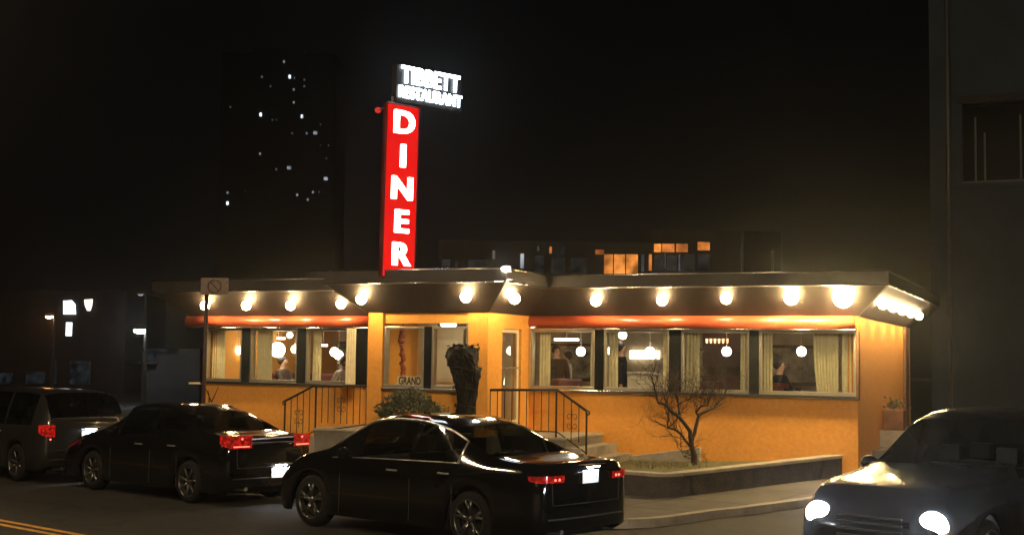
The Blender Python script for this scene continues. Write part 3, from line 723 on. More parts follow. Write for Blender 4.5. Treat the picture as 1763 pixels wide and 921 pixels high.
def shrub(name, label, c, rx, ry, rz, n, leafsize, trunk=True):
    t = thing(name, label, 'shrub', (c.x, c.y, c.z - rz)); m = MB()
    for k_ in range(n):
        v = Vector([random.gauss(0, 1) for _ in range(3)]).normalized() * random.uniform(0.55, 1.0) ** 0.6
        lump = 1 + 0.18 * sin(v.x * 7 + 1) * cos(v.y * 6) + 0.12 * sin(v.z * 9)
        p = c + Vector((v.x * rx, v.y * ry, v.z * rz)) * lump
        a = Vector([random.gauss(0, 1) for _ in range(3)]).normalized() * leafsize; b = Vector([random.gauss(0, 1) for _ in range(3)]).normalized() * leafsize * 0.5
        m.add([p - a, p + b, p + a, p - b], [(0, 1, 2, 3)], True)
    m.build('foliage', M['leaf'], t)
    m = MB()
    for k_ in range(9):
        a = k_ * 0.7; m.tube([(c.x, c.y, c.z - rz * 1.3), (c.x + cos(a) * rx * 0.4, c.y + sin(a) * ry * 0.4, c.z), (c.x + cos(a) * rx * 0.8, c.y + sin(a) * ry * 0.8, c.z + rz * 0.6)], [0.02, 0.012, 0.005], 5)
    m.build('stems', M['bark'], t)
cs = on_y(706, 712, 23.9)
shrub('shrub', 'grey green clipped shrub under the entrance window behind the near car', cs, 0.58, 0.4, 0.40, 5200, 0.038)
# wrapped tree
wp = on_y(797, 655, 23.3)
wt = thing('wrapped_shrub', 'tall narrow shrub bundled in black plastic before the entrance window', 'shrub', (wp.x, wp.y, 0.4))
prof = [(2.45, 0.02), (2.44, 0.17), (2.40, 0.25), (2.30, 0.285), (2.15, 0.27), (2.0, 0.25), (1.8, 0.215), (1.6, 0.185), (1.45, 0.17), (1.25, 0.17), (1.0, 0.165), (0.7, 0.15), (0.35, 0.14)]
m = MB(); ns = 40
zz = []
def wr(i, j):
    z, r = prof[i]; a = 2 * pi * j / ns
    k2 = 1 + 0.10 * sin(3 * a + z * 5) + 0.07 * sin(7 * a - z * 11) + random.uniform(-0.05, 0.05)
    return (wp.x + r * k2 * cos(a) - (2.45 - z) * 0.0 + (0.06 if z < 2.1 else 0), wp.y + r * k2 * sin(a), z + random.uniform(-0.025, 0.025))
pf2 = []
for i in range(len(prof) - 1):
    for q in range(3):
        t_ = q / 3; pf2.append((prof[i][0] * (1 - t_) + prof[i + 1][0] * t_, prof[i][1] * (1 - t_) + prof[i + 1][1] * t_))
pf2.append(prof[-1]); prof = pf2
vs = [wr(i, j) for i in range(len(prof)) for j in range(ns)]
m.add(vs, [(i * ns + j, i * ns + (j + 1) % ns, (i + 1) * ns + (j + 1) % ns, (i + 1) * ns + j) for i in range(len(prof) - 1) for j in range(ns)], True)
m.build('plastic_wrap', M['wrap'], wt)
for z, r in ((2.05, 0.285), (1.72, 0.225), (1.40, 0.19), (1.1, 0.19)):
    m = MB(); m.tube([(wp.x + 0.05 + r * cos(a), wp.y + r * sin(a), z + 0.03 * sin(a * 2)) for a in [i * 2 * pi / 20 for i in range(21)]], 0.012, 5)
    m.build('binding_cord', M['bark'], wt)
m = MB()
for k_ in range(260):
    a = random.uniform(0, 2 * pi); r = random.uniform(0.05, 0.28); p = Vector((wp.x + r * cos(a), wp.y + r * sin(a), 2.42 + random.uniform(-0.06, 0.06)))
    q = Vector([random.gauss(0, 1) for _ in range(3)]).normalized() * 0.035; q2 = Vector([random.gauss(0, 1) for _ in range(3)]).normalized() * 0.02
    m.add([p - q, p + q2, p + q, p - q2], [(0, 1, 2, 3)], True)
m.build('leaves', M['wrap'], wt)
# two bare stems at the left end
st_ = thing('bare_plant', 'two bare thin stems against the orange wall at the left end of the diner', 'plant', on_y(366, 690, 27.5))
m = MB()
for (a, b) in (((364, 700), (354, 668)), ((364, 700), (376, 666)), ((360, 690), (358, 672))):
    m.tube([on_y(a[0], a[1] + 12, 27.5), on_y(a[0], a[1] - 8, 27.5), on_y(b[0], b[1], 27.5)], [0.02, 0.014, 0.008], 5)
m.build('stems', M['bark'], st_)

# ------------------------------------------------------------------ curtains, lamps and people inside
def curtain(label, px0, px1, d=-0.2, z0=SILL + 0.02, z1=WTOP - 0.06, gather=0.0):
    s0, s1 = sx(px0), sx(px1); m = MB(FR); nw = max(3, int((s1 - s0) / 0.055))
    N = nw * 6
    def f(a, b):
        s = s0 + (s1 - s0) * a; amp = 0.022
        if gather: s = s + (s1 - s) * gather * (1 - b) * (1 - b) * 0.6
        return (s, d - 0.02 + amp * sin(a * nw * 2 * pi) + 0.006 * sin(a * 31 + b * 4), z0 + (z1 - z0) * b)
    m.grid(f, N, 6); o = m.build('curtain', M['curtain'], None, True)
    return tag(o, label, 'curtain', 'pale curtains in the diner windows')
curtain('pale curtain in the leftmost window of the left wing, behind the street sign post', 356, 377)
curtain('pale curtain at the left side of the middle window of the left wing', 433, 459)
curtain('narrow pale curtain at the left side of the left wing window nearest the entrance', 529, 544)
curtain('narrow pale curtain at the right side of the left wing window nearest the entrance', 603, 613)
curtain('pale curtain at the left of the right wing window next to the entrance door', 922, 941)
curtain('narrow pale curtain at the right of the window next to the entrance door', 1010, 1024)
curtain('narrow pale curtain at the left of the second right wing window', 1042, 1058)
curtain('pale curtain at the right of the second right wing window, behind the bare tree', 1136, 1151)
curtain('pale curtain at the left of the third right wing window, above the bare tree', 1176, 1200)
curtain('pale curtain at the right of the third right wing window', 1270, 1289)
curtain('pale curtain at the left of the wide corner window', 1310, 1326)
curtain('wide pale curtain closed across the right of the corner window', 1396, 1440, gather=0.25)
curtain('pale curtain against the right jamb of the corner window', 1446, 1472)
curtain('tall pale curtain inside the left entrance window above the GRAND poster', 668, 684, d=VD - 0.3, )
def pendant(label, px, py, d, r=0.092):
    s, z = s_at(px, py, d); t = thing('pendant_lamp', label, 'lamp', FR((s, d, z)), group='white globe pendant lamps inside the diner')
    m = MB(FR); m.sphere((s, d, z), r, 14, 10); m.build('globe', M['globe'], t, True)
    m = MB(FR); m.tube([(s, d, z + r * 0.9), (s, d, 3.02)], 0.008, 6); m.build('stem', M['steel'], t)
pendant('lit globe lamp seen through the glass of the entrance door', 888, 604, -0.9, 0.11)
pendant('lit globe lamp in the window next to the entrance door, beside the standing customer', 1000, 605, -1.0)
pendant('lit globe lamp at the right of the second right wing window by the bright counter', 1119, 605, -1.0)
pendant('lit globe lamp in the third right wing window above the bare tree', 1251, 605, -1.0)
pendant('lit globe lamp in the wide corner window', 1380, 605, -1.0)
pendant('small far globe lamp at the left of the second right wing window', 1051, 604, -2.6, 0.08)
pendant('lit globe lamp at the right edge of the leftmost left wing window', 410, 603, -1.0)
pendant('large bright globe lamp in the middle window of the left wing', 478, 602, -1.0, 0.17)
pendant('small globe lamp at the right of the middle window of the left wing', 508, 601, -1.2, 0.09)
pendant('upper one of two touching globe lamps in the left wing window nearest the entrance', 576, 606, -1.0, 0.10)
pendant('lower one of two touching globe lamps, above the seated man', 583, 611, -1.3, 0.10)
pendant('globe lamp at the right curtain of the left wing window nearest the entrance', 603, 602, -1.4, 0.075)
pendant('high small ceiling globe lamp in the middle window of the left wing', 499, 577, -1.8, 0.07)
pendant('high small globe lamp at the top of the second right wing window', 1072, 577, -1.5, 0.085)
def tube_light(label, px0, px1, py, d):
    s0, z = s_at(px0, py, d); s1, _ = s_at(px1, py, d)
    t = thing('fluorescent_light', label, 'lamp', FR(((s0 + s1) / 2, d, z)))
    m = MB(FR); m.box(s0, s1, d - 0.04, d + 0.04, z - 0.03, z + 0.02); m.build('tube', M['tube'], t, bevel=0.01)
    m = MB(FR); m.tube([((s0 + s1) / 2, d, z + 0.02), ((s0 + s1) / 2, d, 3.02)], 0.01, 6); m.build('hanger', M['steel'], t)
tube_light('bright bar light inside the window next to the entrance door', 955, 996, 584, -2.5)
tube_light('short bar light inside the middle window of the left wing', 478, 490, 582, -2.5)
tube_light('short bar light inside the left wing window nearest the entrance', 549, 563, 594, -3.5)
# counter with lit back panel
ctr = thing('lunch_counter', 'bright lit counter with back panel inside the second right wing window', 'counter', FR((s_at(1110, 640, -3.6)[0], -3.6, FLOOR)))
c0, c1 = s_at(1085, 620, -3.6)[0], s_at(1150, 620, -3.6)[0]
m = MB(FR); m.box(c0, c1, -4.0, -3.4, FLOOR, 1.95); m.build('cabinet', M['cream'], ctr, bevel=0.02)
m = MB(FR); e0, e1 = s_at(1084, 610, -5.3)[0], s_at(1134, 610, -5.3)[0]; m.box(e0, e1, -5.39, -5.3, s_at(1110, 618, -5.3)[1], s_at(1110, 603, -5.3)[1]); m.build('light_panel', M['counterlight'], ctr)
m = MB(FR); m.box(c0 - 0.05, c1 + 0.05, -4.05, -3.35, 1.95, 2.0); m.build('countertop', M['steel'], ctr)
bbr = thing('bar_shelf', 'reddish back bar with a row of small lamps seen in the third right wing window', 'shelf', FR((s_at(1235, 620, -4.6)[0], -4.6, FLOOR)))
c0, c1 = s_at(1203, 620, -4.6)[0], s_at(1275, 620, -4.6)[0]
m = MB(FR); m.box(c0, c1, -4.9, -4.5, 1.9, 1.95); m.box(c0, c1, -4.9, -4.5, 2.5, 2.54); m.box(c0, c1, -4.95, -4.9, FLOOR, 3.0); m.build('shelf_boards', M['vinyl'], bbr)
for k_ in range(6):
    m = MB(FR); q = s_at(1218 + k_ * 7, 587, -4.5); m.tube([(q[0], -4.45, q[1] + 0.05), (q[0], -4.45, q[1] - 0.05)], [0.03, 0.02], 8); m.build('lamp', M['smallred'], bbr)
m = MB(FR)
for k_ in range(22):
    q = c0 + (c1 - c0) * (k_ + 0.5) / 22; hh = random.uniform(0.2, 0.3); m.tube([(q, -4.65, 1.95), (q, -4.65, 1.95 + hh * 0.65), (q, -4.65, 1.95 + hh * 0.7), (q, -4.65, 1.95 + hh)], [0.035, 0.035, 0.012, 0.012], 8)
m.build('bottles', M['glass'], bbr)
# framed pictures, mirrors and tables inside
for k_, (px, w2, lab) in enumerate([(385, 0.5, 'framed picture on the back wall behind the leftmost left wing window'), (455, 0.6, 'framed picture on the back wall behind the middle left wing window'), (560, 0.7, 'framed picture on the back wall behind the left wing window nearest the entrance'),
        (985, 0.8, 'large framed mirror on the back wall behind the window next to the entrance door'), (1345, 0.9, 'large framed picture on the back wall behind the wide corner window')]):
    s_, _ = s_at(px, 610, -5.3); t = thing('wall_picture', lab, 'picture', FR((s_, -5.35, 2.2)), group='framed pictures on the back wall of the diner')
    m = MB(FR); m.box(s_ - w2, s_ + w2, -5.395, -5.36, 1.75, 2.65); m.build('frame', M['wood'], t, bevel=0.01)
    m = MB(FR); m.box(s_ - w2 + 0.07, s_ + w2 - 0.07, -5.36, -5.345, 1.82, 2.58); m.build('canvas', mat('picture_canvas', random.choice([(0.35, 0.30, 0.22), (0.22, 0.26, 0.22), (0.42, 0.36, 0.24)]), 0.3, var=0.9, scale=3), t)
for px, lab in [(372, 'table behind the leftmost left wing window'), (500, 'table behind the middle left wing window'), (596, 'table in front of the seated man in pale shirt'), (1000, 'table behind the window next to the entrance door'), (1205, 'table behind the third right wing window'), (1365, 'table behind the wide corner window')]:
    s_, _ = s_at(px, 640, -1.0); t = thing('diner_table', lab, 'table', FR((s_, -1.0, FLOOR)), group='tables along the diner windows')
    m = MB(FR); m.box(s_ - 0.35, s_ + 0.35, -1.6, -0.45, FLOOR + 0.73, FLOOR + 0.77); m.build('tabletop', M['cream'], t, bevel=0.01)
    m = MB(FR); m.tube([(s_, -1.0, FLOOR), (s_, -1.0, FLOOR + 0.73)], 0.04); m.build('leg', M['steel'], t)
    m = MB(FR); m.tube([(s_ + 0.1, -0.6, FLOOR + 0.77), (s_ + 0.1, -0.6, FLOOR + 0.93)], [0.03, 0.022], 8); o = m.build('condiment_bottle', M['vinyl'], None, True); tag(o, 'small condiment bottle standing on the ' + lab, 'bottle', 'condiment bottles on the diner tables')
# booths
booth_labels = [('dark red booth behind the leftmost left wing window', 395), ('dark red booth behind the middle left wing window', 480), ('dark red booth where the seated man leans, in the left wing window nearest the entrance', 560),
                ('dark red booth behind the window next to the entrance door', 980), ('dark red booth behind the third right wing window', 1225), ('dark red booth behind the wide corner window', 1345)]
def booth(label, px):
    s = s_at(px, 640, -1.2)[0]; t = thing('booth_seat', label, 'booth', FR((s, -1.0, FLOOR)), group='booth seats along the diner windows')
    m = MB(FR); m.box(s - 0.12, s + 0.12, -1.7, -0.45, FLOOR, 1.86); m.build('backrest', M['vinyl'], t, bevel=0.05)
    m = MB(FR); m.box(s + 0.12, s + 0.6, -1.7, -0.45, FLOOR, 1.3); m.build('seat', M['vinyl'], t, bevel=0.05)
for l_, p_ in booth_labels: booth(l_, p_)
def skin_obj(name, pts, edges, radii, m_, parent, lev=1):
    me = bpy.data.meshes.new(name); me.from_pydata(pts, edges, []); o = bpy.data.objects.new(name, me); C.objects.link(o)
    me.materials.append(m_); o.parent = parent
    s = o.modifiers.new('skin', 'SKIN'); sd = o.modifiers.new('sub', 'SUBSURF'); sd.levels = lev; sd.render_levels = lev
    if not me.skin_vertices: 
        bm = bmesh.new(); bm.from_mesh(me); bm.verts.layers.skin.verify(); bm.to_mesh(me); bm.free()
    for i, v in enumerate(me.skin_vertices[0].data):
        r = radii[i]; v.radius = r if isinstance(r, tuple) else (r, r)
    me.skin_vertices[0].data[0].use_root = True
    s.use_smooth_shade = True
    return o
def person(label, loc, rotz, seated, cloth, hair, hgt=1.72, reach=False):
    t = thing('person', label, 'person', loc, rotz); k = hgt / 1.75
    hip = 0.45 if seated else 0.92
    P = [(0, 0, hip + 0.03), (0, 0, hip + 0.2), (0, 0.01, hip + 0.42), (0, 0.0, hip + 0.53), (0, -0.01, hip + 0.60), (0, -0.025, hip + 0.68), (0, -0.02, hip + 0.78)]
    R = [(0.15, 0.11), (0.14, 0.10), (0.17, 0.11), (0.075, 0.07), (0.055, 0.055), (0.08, 0.095), (0.065, 0.075)]
    E = [(i, i + 1) for i in range(6)]
    for sgn in (-1, 1):
        b = len(P)
        if reach: arm = [(0.19 * sgn, 0, hip + 0.47), (0.24 * sgn, -0.12, hip + 0.24), (0.18 * sgn, -0.36, hip + 0.22), (0.17 * sgn, -0.44, hip + 0.22)]
        else: arm = [(0.19 * sgn, 0, hip + 0.47), (0.245 * sgn, 0.02, hip + 0.2), (0.25 * sgn, -0.05, hip - 0.04), (0.25 * sgn, -0.08, hip - 0.13)]
        P += arm; R += [0.06, 0.048, 0.034, 0.036]; E += [(2, b), (b, b + 1), (b + 1, b + 2), (b + 2, b + 3)]
        b = len(P)
        if seated: leg = [(0.10 * sgn, -0.05, hip), (0.12 * sgn, -0.45, hip + 0.02), (0.12 * sgn, -0.46, 0.09), (0.12 * sgn, -0.60, 0.05)]
        else: leg = [(0.10 * sgn, 0, hip - 0.08), (0.11 * sgn, -0.02, 0.5), (0.11 * sgn, 0.02, 0.09), (0.12 * sgn, -0.13, 0.04)]
        P += leg; R += [0.09, 0.062, 0.045, 0.038]; E += [(0, b), (b, b + 1), (b + 1, b + 2), (b + 2, b + 3)]
    P = [tuple(c * k for c in p) for p in P]; R = [(tuple(c * k for c in r) if isinstance(r, tuple) else r * k) for r in R]
    skin_obj('body', P, E, R, M['skin'], t)
    idx = [0, 1, 2, 3, 7, 8, 9, 15 if False else 11, 12, 13, 14] ; 
    # clothing: slightly larger shell over torso, arms and legs
    cp, cr, cmap = [], [], {}
    keep = [0, 1, 2, 3] + [7, 8, 9] + [11, 12, 13] + [15, 16, 17] + [19, 20, 21]
    for i in keep: cmap[i] = len(cp); cp.append(P[i]); r = R[i]; cr.append(tuple(c + 0.018 for c in r) if isinstance(r, tuple) else r + 0.02)
    ce = [(cmap[a], cmap[b]) for a, b in E if a in cmap and b in cmap]
    skin_obj('clothing', cp, ce, cr, cloth, t)
    m = MB(); hz = (hip + 0.735) * k; m.sphere((0, 0.028 * k, hz), 0.112 * k, 14, 8, (0.92, 1.0, 1.05)); o = m.build('hair', hair, None, True); o.parent = t
    # face pieces
    m = MB(); hz = (hip + 0.70) * k
    m.sphere((0, -0.125 * k, hz - 0.02), 0.016 * k, 8, 6)
    o = m.build('nose', M['skin'], None, True); o.parent = t
    m = MB()
    for sgn in (-1, 1): m.sphere((0.034 * sgn * k, -0.108 * k, hz + 0.012), 0.012 * k, 8, 6)
    o = m.build('eyes', M['ink'], None, True); o.parent = t
fang = math.atan2(u.y, u.x)
def pin(px, d): p = FR((s_at(px, 640, d)[0], d, FLOOR)); return p
person('customer in dark clothes standing behind the window next to the entrance door', pin(958, -1.9), fang + 0.6, False, M['darkcloth'], M['hair'])
person('person in pale pinkish top standing to the right of the dark customer', pin(976, -2.3), fang - 1.0, False, M['palecloth'], M['hair'], 1.6)
person('tall person in dark clothes standing in the second right wing window', pin(1069, -1.6), fang + 1.7, False, M['darkcloth'], M['hair'], 1.8)
ps = pin(590, -1.1); ps.z += 0.10
person('seated man in pale shirt in the left wing window nearest the entrance', ps, fang - 1.57, True, M['palecloth'], M['hair'], 1.8, True)
ps = pin(487, -1.2); ps.z += 0.10
person('seated diner in brown clothes in the middle left wing window', ps, fang + 1.57, True, M['browncloth'], M['hair'], 1.8, True)
ps = pin(1342, -1.2); ps.z += 0.14
person('seated person in dark clothes in the wide corner window', ps, fang + 1.4, True, M['darkcloth'], M['hair'], 1.85, True)
# poster and ornament in the entrance windows
dP = VD - 0.13
s0, zt0 = s_at(684, 649, dP); s1, zb0 = s_at(727, 665, dP)
pst = thing('poster', 'white paper poster reading GRAND at the foot of the left entrance window', 'poster', FR(((s0 + s1) / 2, dP, zb0)))
m = MB(FR); m.box(s0, s1, dP - 0.004, dP, zb0, zt0 + 0.02); m.build('sheet', M['paper'], pst)
text_obj('GRAND', 0.20, 0.002, M['ink'], basis(FR(((s0 + s1) / 2, dP + 0.004, (zb0 + zt0) / 2 + 0.01)), u, (0, 0, 1)), pst, 'lettering', bold=0.006, sx=0.68)
orn = thing('hanging_ornament', 'reddish hanging ornament inside the left entrance window', 'ornament', FR((s_at(693, 610, 1.4)[0], 1.4, 2.9)))
so = s_at(693, 610, 1.4)[0]; m = MB(FR)
for k_ in range(11):
    m.sphere((so + random.uniform(-0.03, 0.03), 1.4, 2.75 - k_ * 0.09), random.uniform(0.04, 0.075), 8, 6)
m.build('beads', M['ornament'], orn, True)
m = MB(FR); m.tube([(so, 1.4, 3.02), (so, 1.4, 1.8)], 0.006, 5); m.build('cord', M['ink'], orn)

# ------------------------------------------------------------------ cars
def interp(pts, x):
    n = len(pts)
    if x <= pts[0][0]: return pts[0][1]
    if x >= pts[-1][0]: return pts[-1][1]
    for i in range(n - 1):
        if pts[i][0] <= x <= pts[i + 1][0]: break
    x0, y0 = pts[i]; x1, y1 = pts[i + 1]; h = x1 - x0; d = (y1 - y0) / h
    def slope(j):
        if j <= 0 or j >= n - 1:
            k = 0 if j <= 0 else n - 2; return (pts[k + 1][1] - pts[k][1]) / (pts[k + 1][0] - pts[k][0])
        a = (pts[j][1] - pts[j - 1][1]) / (pts[j][0] - pts[j - 1][0]); b = (pts[j + 1][1] - pts[j][1]) / (pts[j + 1][0] - pts[j][0])
        return 0 if a * b <= 0 else 2 * a * b / (a + b)
    m0, m1 = slope(i), slope(i + 1); t = (x - x0) / h
    return (2*t**3 - 3*t**2 + 1)*y0 + (t**3 - 2*t**2 + t)*h*m0 + (-2*t**3 + 3*t**2)*y1 + (t**3 - t**2)*h*m1
def car(name, label, loc, rotz, S, paint, group=None):
    """S: x runs from the tail (negative) to the nose (positive)"""
    L0, L1 = S['x0'], S['x1']; hw = S['hw']; R = S['R']; ax = S['axles']
    t = thing(name, label, 'car', loc, rotz, group)
    xs = set(round(L0 + (L1 - L0) * i / 52, 4) for i in range(53))
    for e in (L0, L1):
        sg = 1 if e == L0 else -1
        for q in (0.0, 0.02, 0.05, 0.1, 0.17, 0.26): xs.add(round(e + sg * q, 4))
    Ra = R + 0.055
    for a in ax:
        for k in range(-10, 11): xs.add(round(a + Ra * sin(k / 10 * pi / 2) * 0.9999, 4))
    for g in S['glass_side'] : xs.add(g[0]); xs.add(g[1])
    xs = sorted(xs)
    def endk(x):   # plan rounding of both ends
        d = min(x - L0, L1 - x); rr = 0.30
        return 1 if d >= rr else 1 - 0.17 * (1 - sqrt(max(0, 1 - (1 - d / rr) ** 2)))
    def section(x):
        zt = interp(S['top'], x); zb = min(interp(S['belt'], x), zt - 0.005); k = endk(x)
        wb = interp(S['wbelt'], x) * hw * k; wr = min(interp(S['wroof'], x) * hw * k, wb - 0.01); wmx = hw * k
        zl = S['sill']
        dd = min(x - L0, L1 - x)
        if dd < 0.2: zl += 0.10 * (1 - dd / 0.2)
        for a in ax:
            if abs(x - a) < Ra: zl = max(zl, R + sqrt(max(0, Ra * Ra - (x - a) ** 2)))
        zr = zb + (zt - zb) * 0.90; 
        mz = zb - 0.10
        def zz(f): return zl + (mz - zl) * f
        return [(wmx - 0.09, zl), (wmx - 0.012, zl + 0.012), (wmx, zz(0.45)), (wmx - 0.004, zz(0.8)), (wmx - 0.012, mz), (wb, zb),
                ((wb * 0.5 + wr * 0.5) + 0.015, zb + (zr - zb) * 0.5), (wr, zr), (wr * 0.86, zb + (zt - zb) * 0.965), (wr * 0.5, zb + (zt - zb) * 0.995), (0, zt)]
    sec = [section(x) for x in xs]; K = len(sec[0])
    def gside(x): return any(a - 1e-4 <= x <= b + 1e-4 for a, b in S['glass_side'])
    body = MB(); ws = MB(); rw = MB(); sg_ = {}
    idx = {}
    def vid(mb, key, p):
        d = idx.setdefault(id(mb), {})
        if key not in d: d[key] = len(mb.v); mb.v.append(Vector(p))
        return d[key]
    for side in (1, -1):
        for i in range(len(xs) - 1):
            for j in range(K - 1):
                quad = [(i, j), (i + 1, j), (i + 1, j + 1), (i, j + 1)]
                xm = (xs[i] + xs[i + 1]) / 2; zt = interp(S['top'], xm); mb = body
                if j in (5, 6) and gside(xs[i]) and gside(xs[i + 1]) and any(a - 1e-4 <= xs[i] and xs[i + 1] <= b + 1e-4 for a, b in S['glass_side']):
                    gi = [q for q, (a, b) in enumerate(S['glass_side']) if a - 1e-4 <= xs[i] and xs[i + 1] <= b + 1e-4][0]
                    mb = sg_.setdefault((side, gi), MB())
                elif j >= 7 and S['ws'][0] < xm < S['ws'][1]: mb = ws
                elif j >= 7 and S['rw'][0] < xm < S['rw'][1]: mb = rw
                ids = []
                for (a, b) in quad:
                    y, z = sec[a][b]; y = max(y, 0); key = (a, b, side if y > 1e-6 else 0)
                    ids.append(vid(mb, key, (xs[a], side * y, z)))
                mb.f.append(tuple(ids))
        # end caps
    for e in (0, len(xs) - 1):
        nx = 8; sgn = -1 if e == 0 else 1
        for j in range(K - 1):
            (y0, z0), (y1, z1) = sec[e][j], sec[e][j + 1]
            for q in range(nx):
                a0, a1 = 1 - 2 * q / nx, 1 - 2 * (q + 1) / nx
                pts = [(a0, y0, z0), (a1, y0, z0), (a1, y1, z1), (a0, y1, z1)]
                ids = []
                for kq, (a, y, z) in enumerate(pts):
                    jj = j if kq < 2 else j + 1
                    if abs(abs(a) - 1) < 1e-6: key = (e, jj, int(a) if y > 1e-6 else 0); p = (xs[e], a * y, z)
                    else:
                        bulge = 0.05 * (1 - a * a); key = ('c', e, jj, round(a * 100)); p = (xs[e] + sgn * bulge, a * y, z)
                        if y <= 1e-6: key = (e, jj, 0); p = (xs[e] , 0, z)
                    ids.append(vid(body, key, p))
                if len(set(ids)) >= 3: body.f.append(tuple(dict.fromkeys(ids)))
    bo = lpart(body, 'body', paint, t, True)
    me = bo.data
    w1 = lpart(ws, 'windscreen', M['carglass'], t, True)
    if rw.f: lpart(rw, 'rear_window', M['carglass'], t, True)
    for kq in sg_: lpart(sg_[kq], 'side_window', M['carglass'], t, True)
    # under body and interior
    m = MB(); m.box(L0 + 0.25, L1 - 0.25, -(hw - 0.27), hw - 0.27, 0.17, 0.52); lpart(m, 'floor_pan', M['carblack'], t)
    for a in ax:
        for sy in (1, -1):
            m = MB(); m.box(a - Ra, a + Ra, sy * (hw - 0.31), sy * (hw - 0.275), 0.18, R + Ra); lpart(m, 'wheel_arch', M['carblack'], t)
    for (sxp, syp) in S['seats']:
        m = MB(); m.box(sxp - 0.12, sxp + 0.05, syp - 0.24, syp + 0.24, 0.5, interp(S['belt'], sxp) + 0.08); m.box(sxp, sxp + 0.5, syp - 0.24, syp + 0.24, 0.45, 0.62)
        m.box(sxp - 0.12, sxp, syp - 0.13, syp + 0.13, interp(S['belt'], sxp) + 0.12, interp(S['belt'], sxp) + 0.30); m.tube([(sxp - 0.06, syp, 0.9), (sxp - 0.06, syp, interp(S['belt'], sxp) + 0.15)], 0.02)
        lpart(m, 'seat', M['seat'], t, bevel=0.03)
    m = MB(); xd = S['ws'][0] + 0.25; m.box(xd, xd + 0.5, -hw + 0.25, hw - 0.25, 0.6, interp(S['belt'], xd) - 0.03); lpart(m, 'dashboard', M['carblack'], t, bevel=0.04)
    # wheels
    for a in ax:
        for sy in (1, -1):
            wx = MB(); yo = sy * (hw - 0.03); yi = sy * (hw - 0.25)
            pr = [(R * 0.70, 0.0), (R * 0.80, 0.004), (R * 0.93, 0.012), (R, 0.05), (R, 0.17), (R * 0.92, 0.22), (R * 0.70, 0.22)]
            nsg = 36
            vs = [(a + r * cos(2 * pi * k / nsg), yo - sy * o, R + r * sin(2 * pi * k / nsg)) for r, o in pr for k in range(nsg)]
            wx.add(vs, [(q * nsg + k, q * nsg + (k + 1) % nsg, (q + 1) * nsg + (k + 1) % nsg, (q + 1) * nsg + k) for q in range(len(pr) - 1) for k in range(nsg)])
            wh = lpart(wx, 'wheel', M['rubber'], t, True)
            rm = MB(); pr = [(R * 0.71, 0.0), (R * 0.68, -0.004), (R * 0.655, 0.012), (R * 0.64, 0.09), (R * 0.3, 0.10), (0.001, 0.10)]
            vs = [(a + r * cos(2 * pi * k / nsg), yo - sy * o, R + r * sin(2 * pi * k / nsg)) for r, o in pr for k in range(nsg)]
            rm.add(vs[:nsg * 4], [(q * nsg + k, q * nsg + (k + 1) % nsg, (q + 1) * nsg + (k + 1) % nsg, (q + 1) * nsg + k) for q in range(3) for k in range(nsg)])
            nsp = S.get('spokes', 5)
            for q in range(nsp):
                th0 = 2 * pi * q / nsp + 0.3
                for o in ((-0.13, 0.13) if S.get('split', True) else (0,)):
                    c, s = cos(th0), sin(th0); c2, s2 = cos(th0 + o * 1.4), sin(th0 + o * 1.4)
                    rm.tube([(a + R * 0.12 * c, yo - sy * 0.045, R + R * 0.12 * s), (a + R * 0.4 * (c + c2) / 2, yo - sy * 0.02, R + R * 0.4 * (s + s2) / 2), (a + R * 0.66 * c2, yo - sy * 0.012, R + R * 0.66 * s2)], [0.032, 0.02, 0.02], 6)
            rm.tube([(a, yo - sy * 0.07, R), (a, yo - sy * 0.018, R)], [R * 0.2, R * 0.15], 14)
            r_ = lpart(rm, 'rim', M['rim'], wh, True)
            dsc = MB(); dsc.tube([(a, yo - sy * 0.13, R), (a, yo - sy * 0.11, R)], R * 0.62, 24); lpart(dsc, 'brake_disc', M['carblack'], wh)
    # mirrors, handles
    for sy in (1, -1):
        xm, zm = S['mirror']; m = MB(); yb = hw * 0.94
        m.sphere((xm, sy * (yb + 0.14), zm + 0.08), 0.10, 14, 10, (0.75, 1.15, 0.85)); m.tube([(xm, sy * (yb - 0.03), zm), (xm, sy * (yb + 0.1), zm + 0.05)], 0.025, 6)
        lpart(m, 'wing_mirror', paint, t, True)
        for xh in S['handles']:
            m = MB(); zh = interp(S['belt'], xh) - 0.13; y = sy * (hw + 0.0)
            m.tube([(xh - 0.09, y - sy * 0.02, zh), (xh - 0.07, y + sy * 0.02, zh), (xh + 0.07, y + sy * 0.02, zh), (xh + 0.09, y - sy * 0.02, zh)], 0.013, 6)
            lpart(m, 'door_handle', M['chrome'], t, True)
        # door gaps
        for xg in S['gaps']:
            m = MB(); pts = []
            for z in (0.25, 0.4, 0.6, 0.75):
                zl = section(xg); pts.append((xg, sy * (hw - 0.002), z))
            pts.append((xg, sy * (interp(S['wbelt'], xg) * hw + 0.002), interp(S['belt'], xg) - 0.01))
            m.tube(pts, 0.005, 4); lpart(m, 'door_gap', M['carblack'], t)
        # window trim
        if S.get('trim'):
            a, b = S['trim']; m = MB(); pts = []; NN = 40
            for q in range(NN + 1):
                x = a + (b - a) * q / NN; sc = section(x); pts.append((x, sy * (sc[7][0] + 0.006), sc[7][1] - 0.01))
            sc0 = section(a); pts = [(a + 0.02, sy * (sc0[5][0] + 0.006), sc0[5][1] + 0.01)] + pts if S.get('hook') else pts
            m.tube(pts, 0.017, 8)
            pts = []
            for q in range(NN + 1):
                x = a + (b - a) * q / NN; sc = section(x); pts.append((x, sy * (sc[5][0] + 0.005), sc[5][1] + 0.004))
            m.tube(pts, 0.006, 5); lpart(m, 'window_trim', M['chrome'], t, True)
    # lamps and plates
    xr = L0 - 0.0
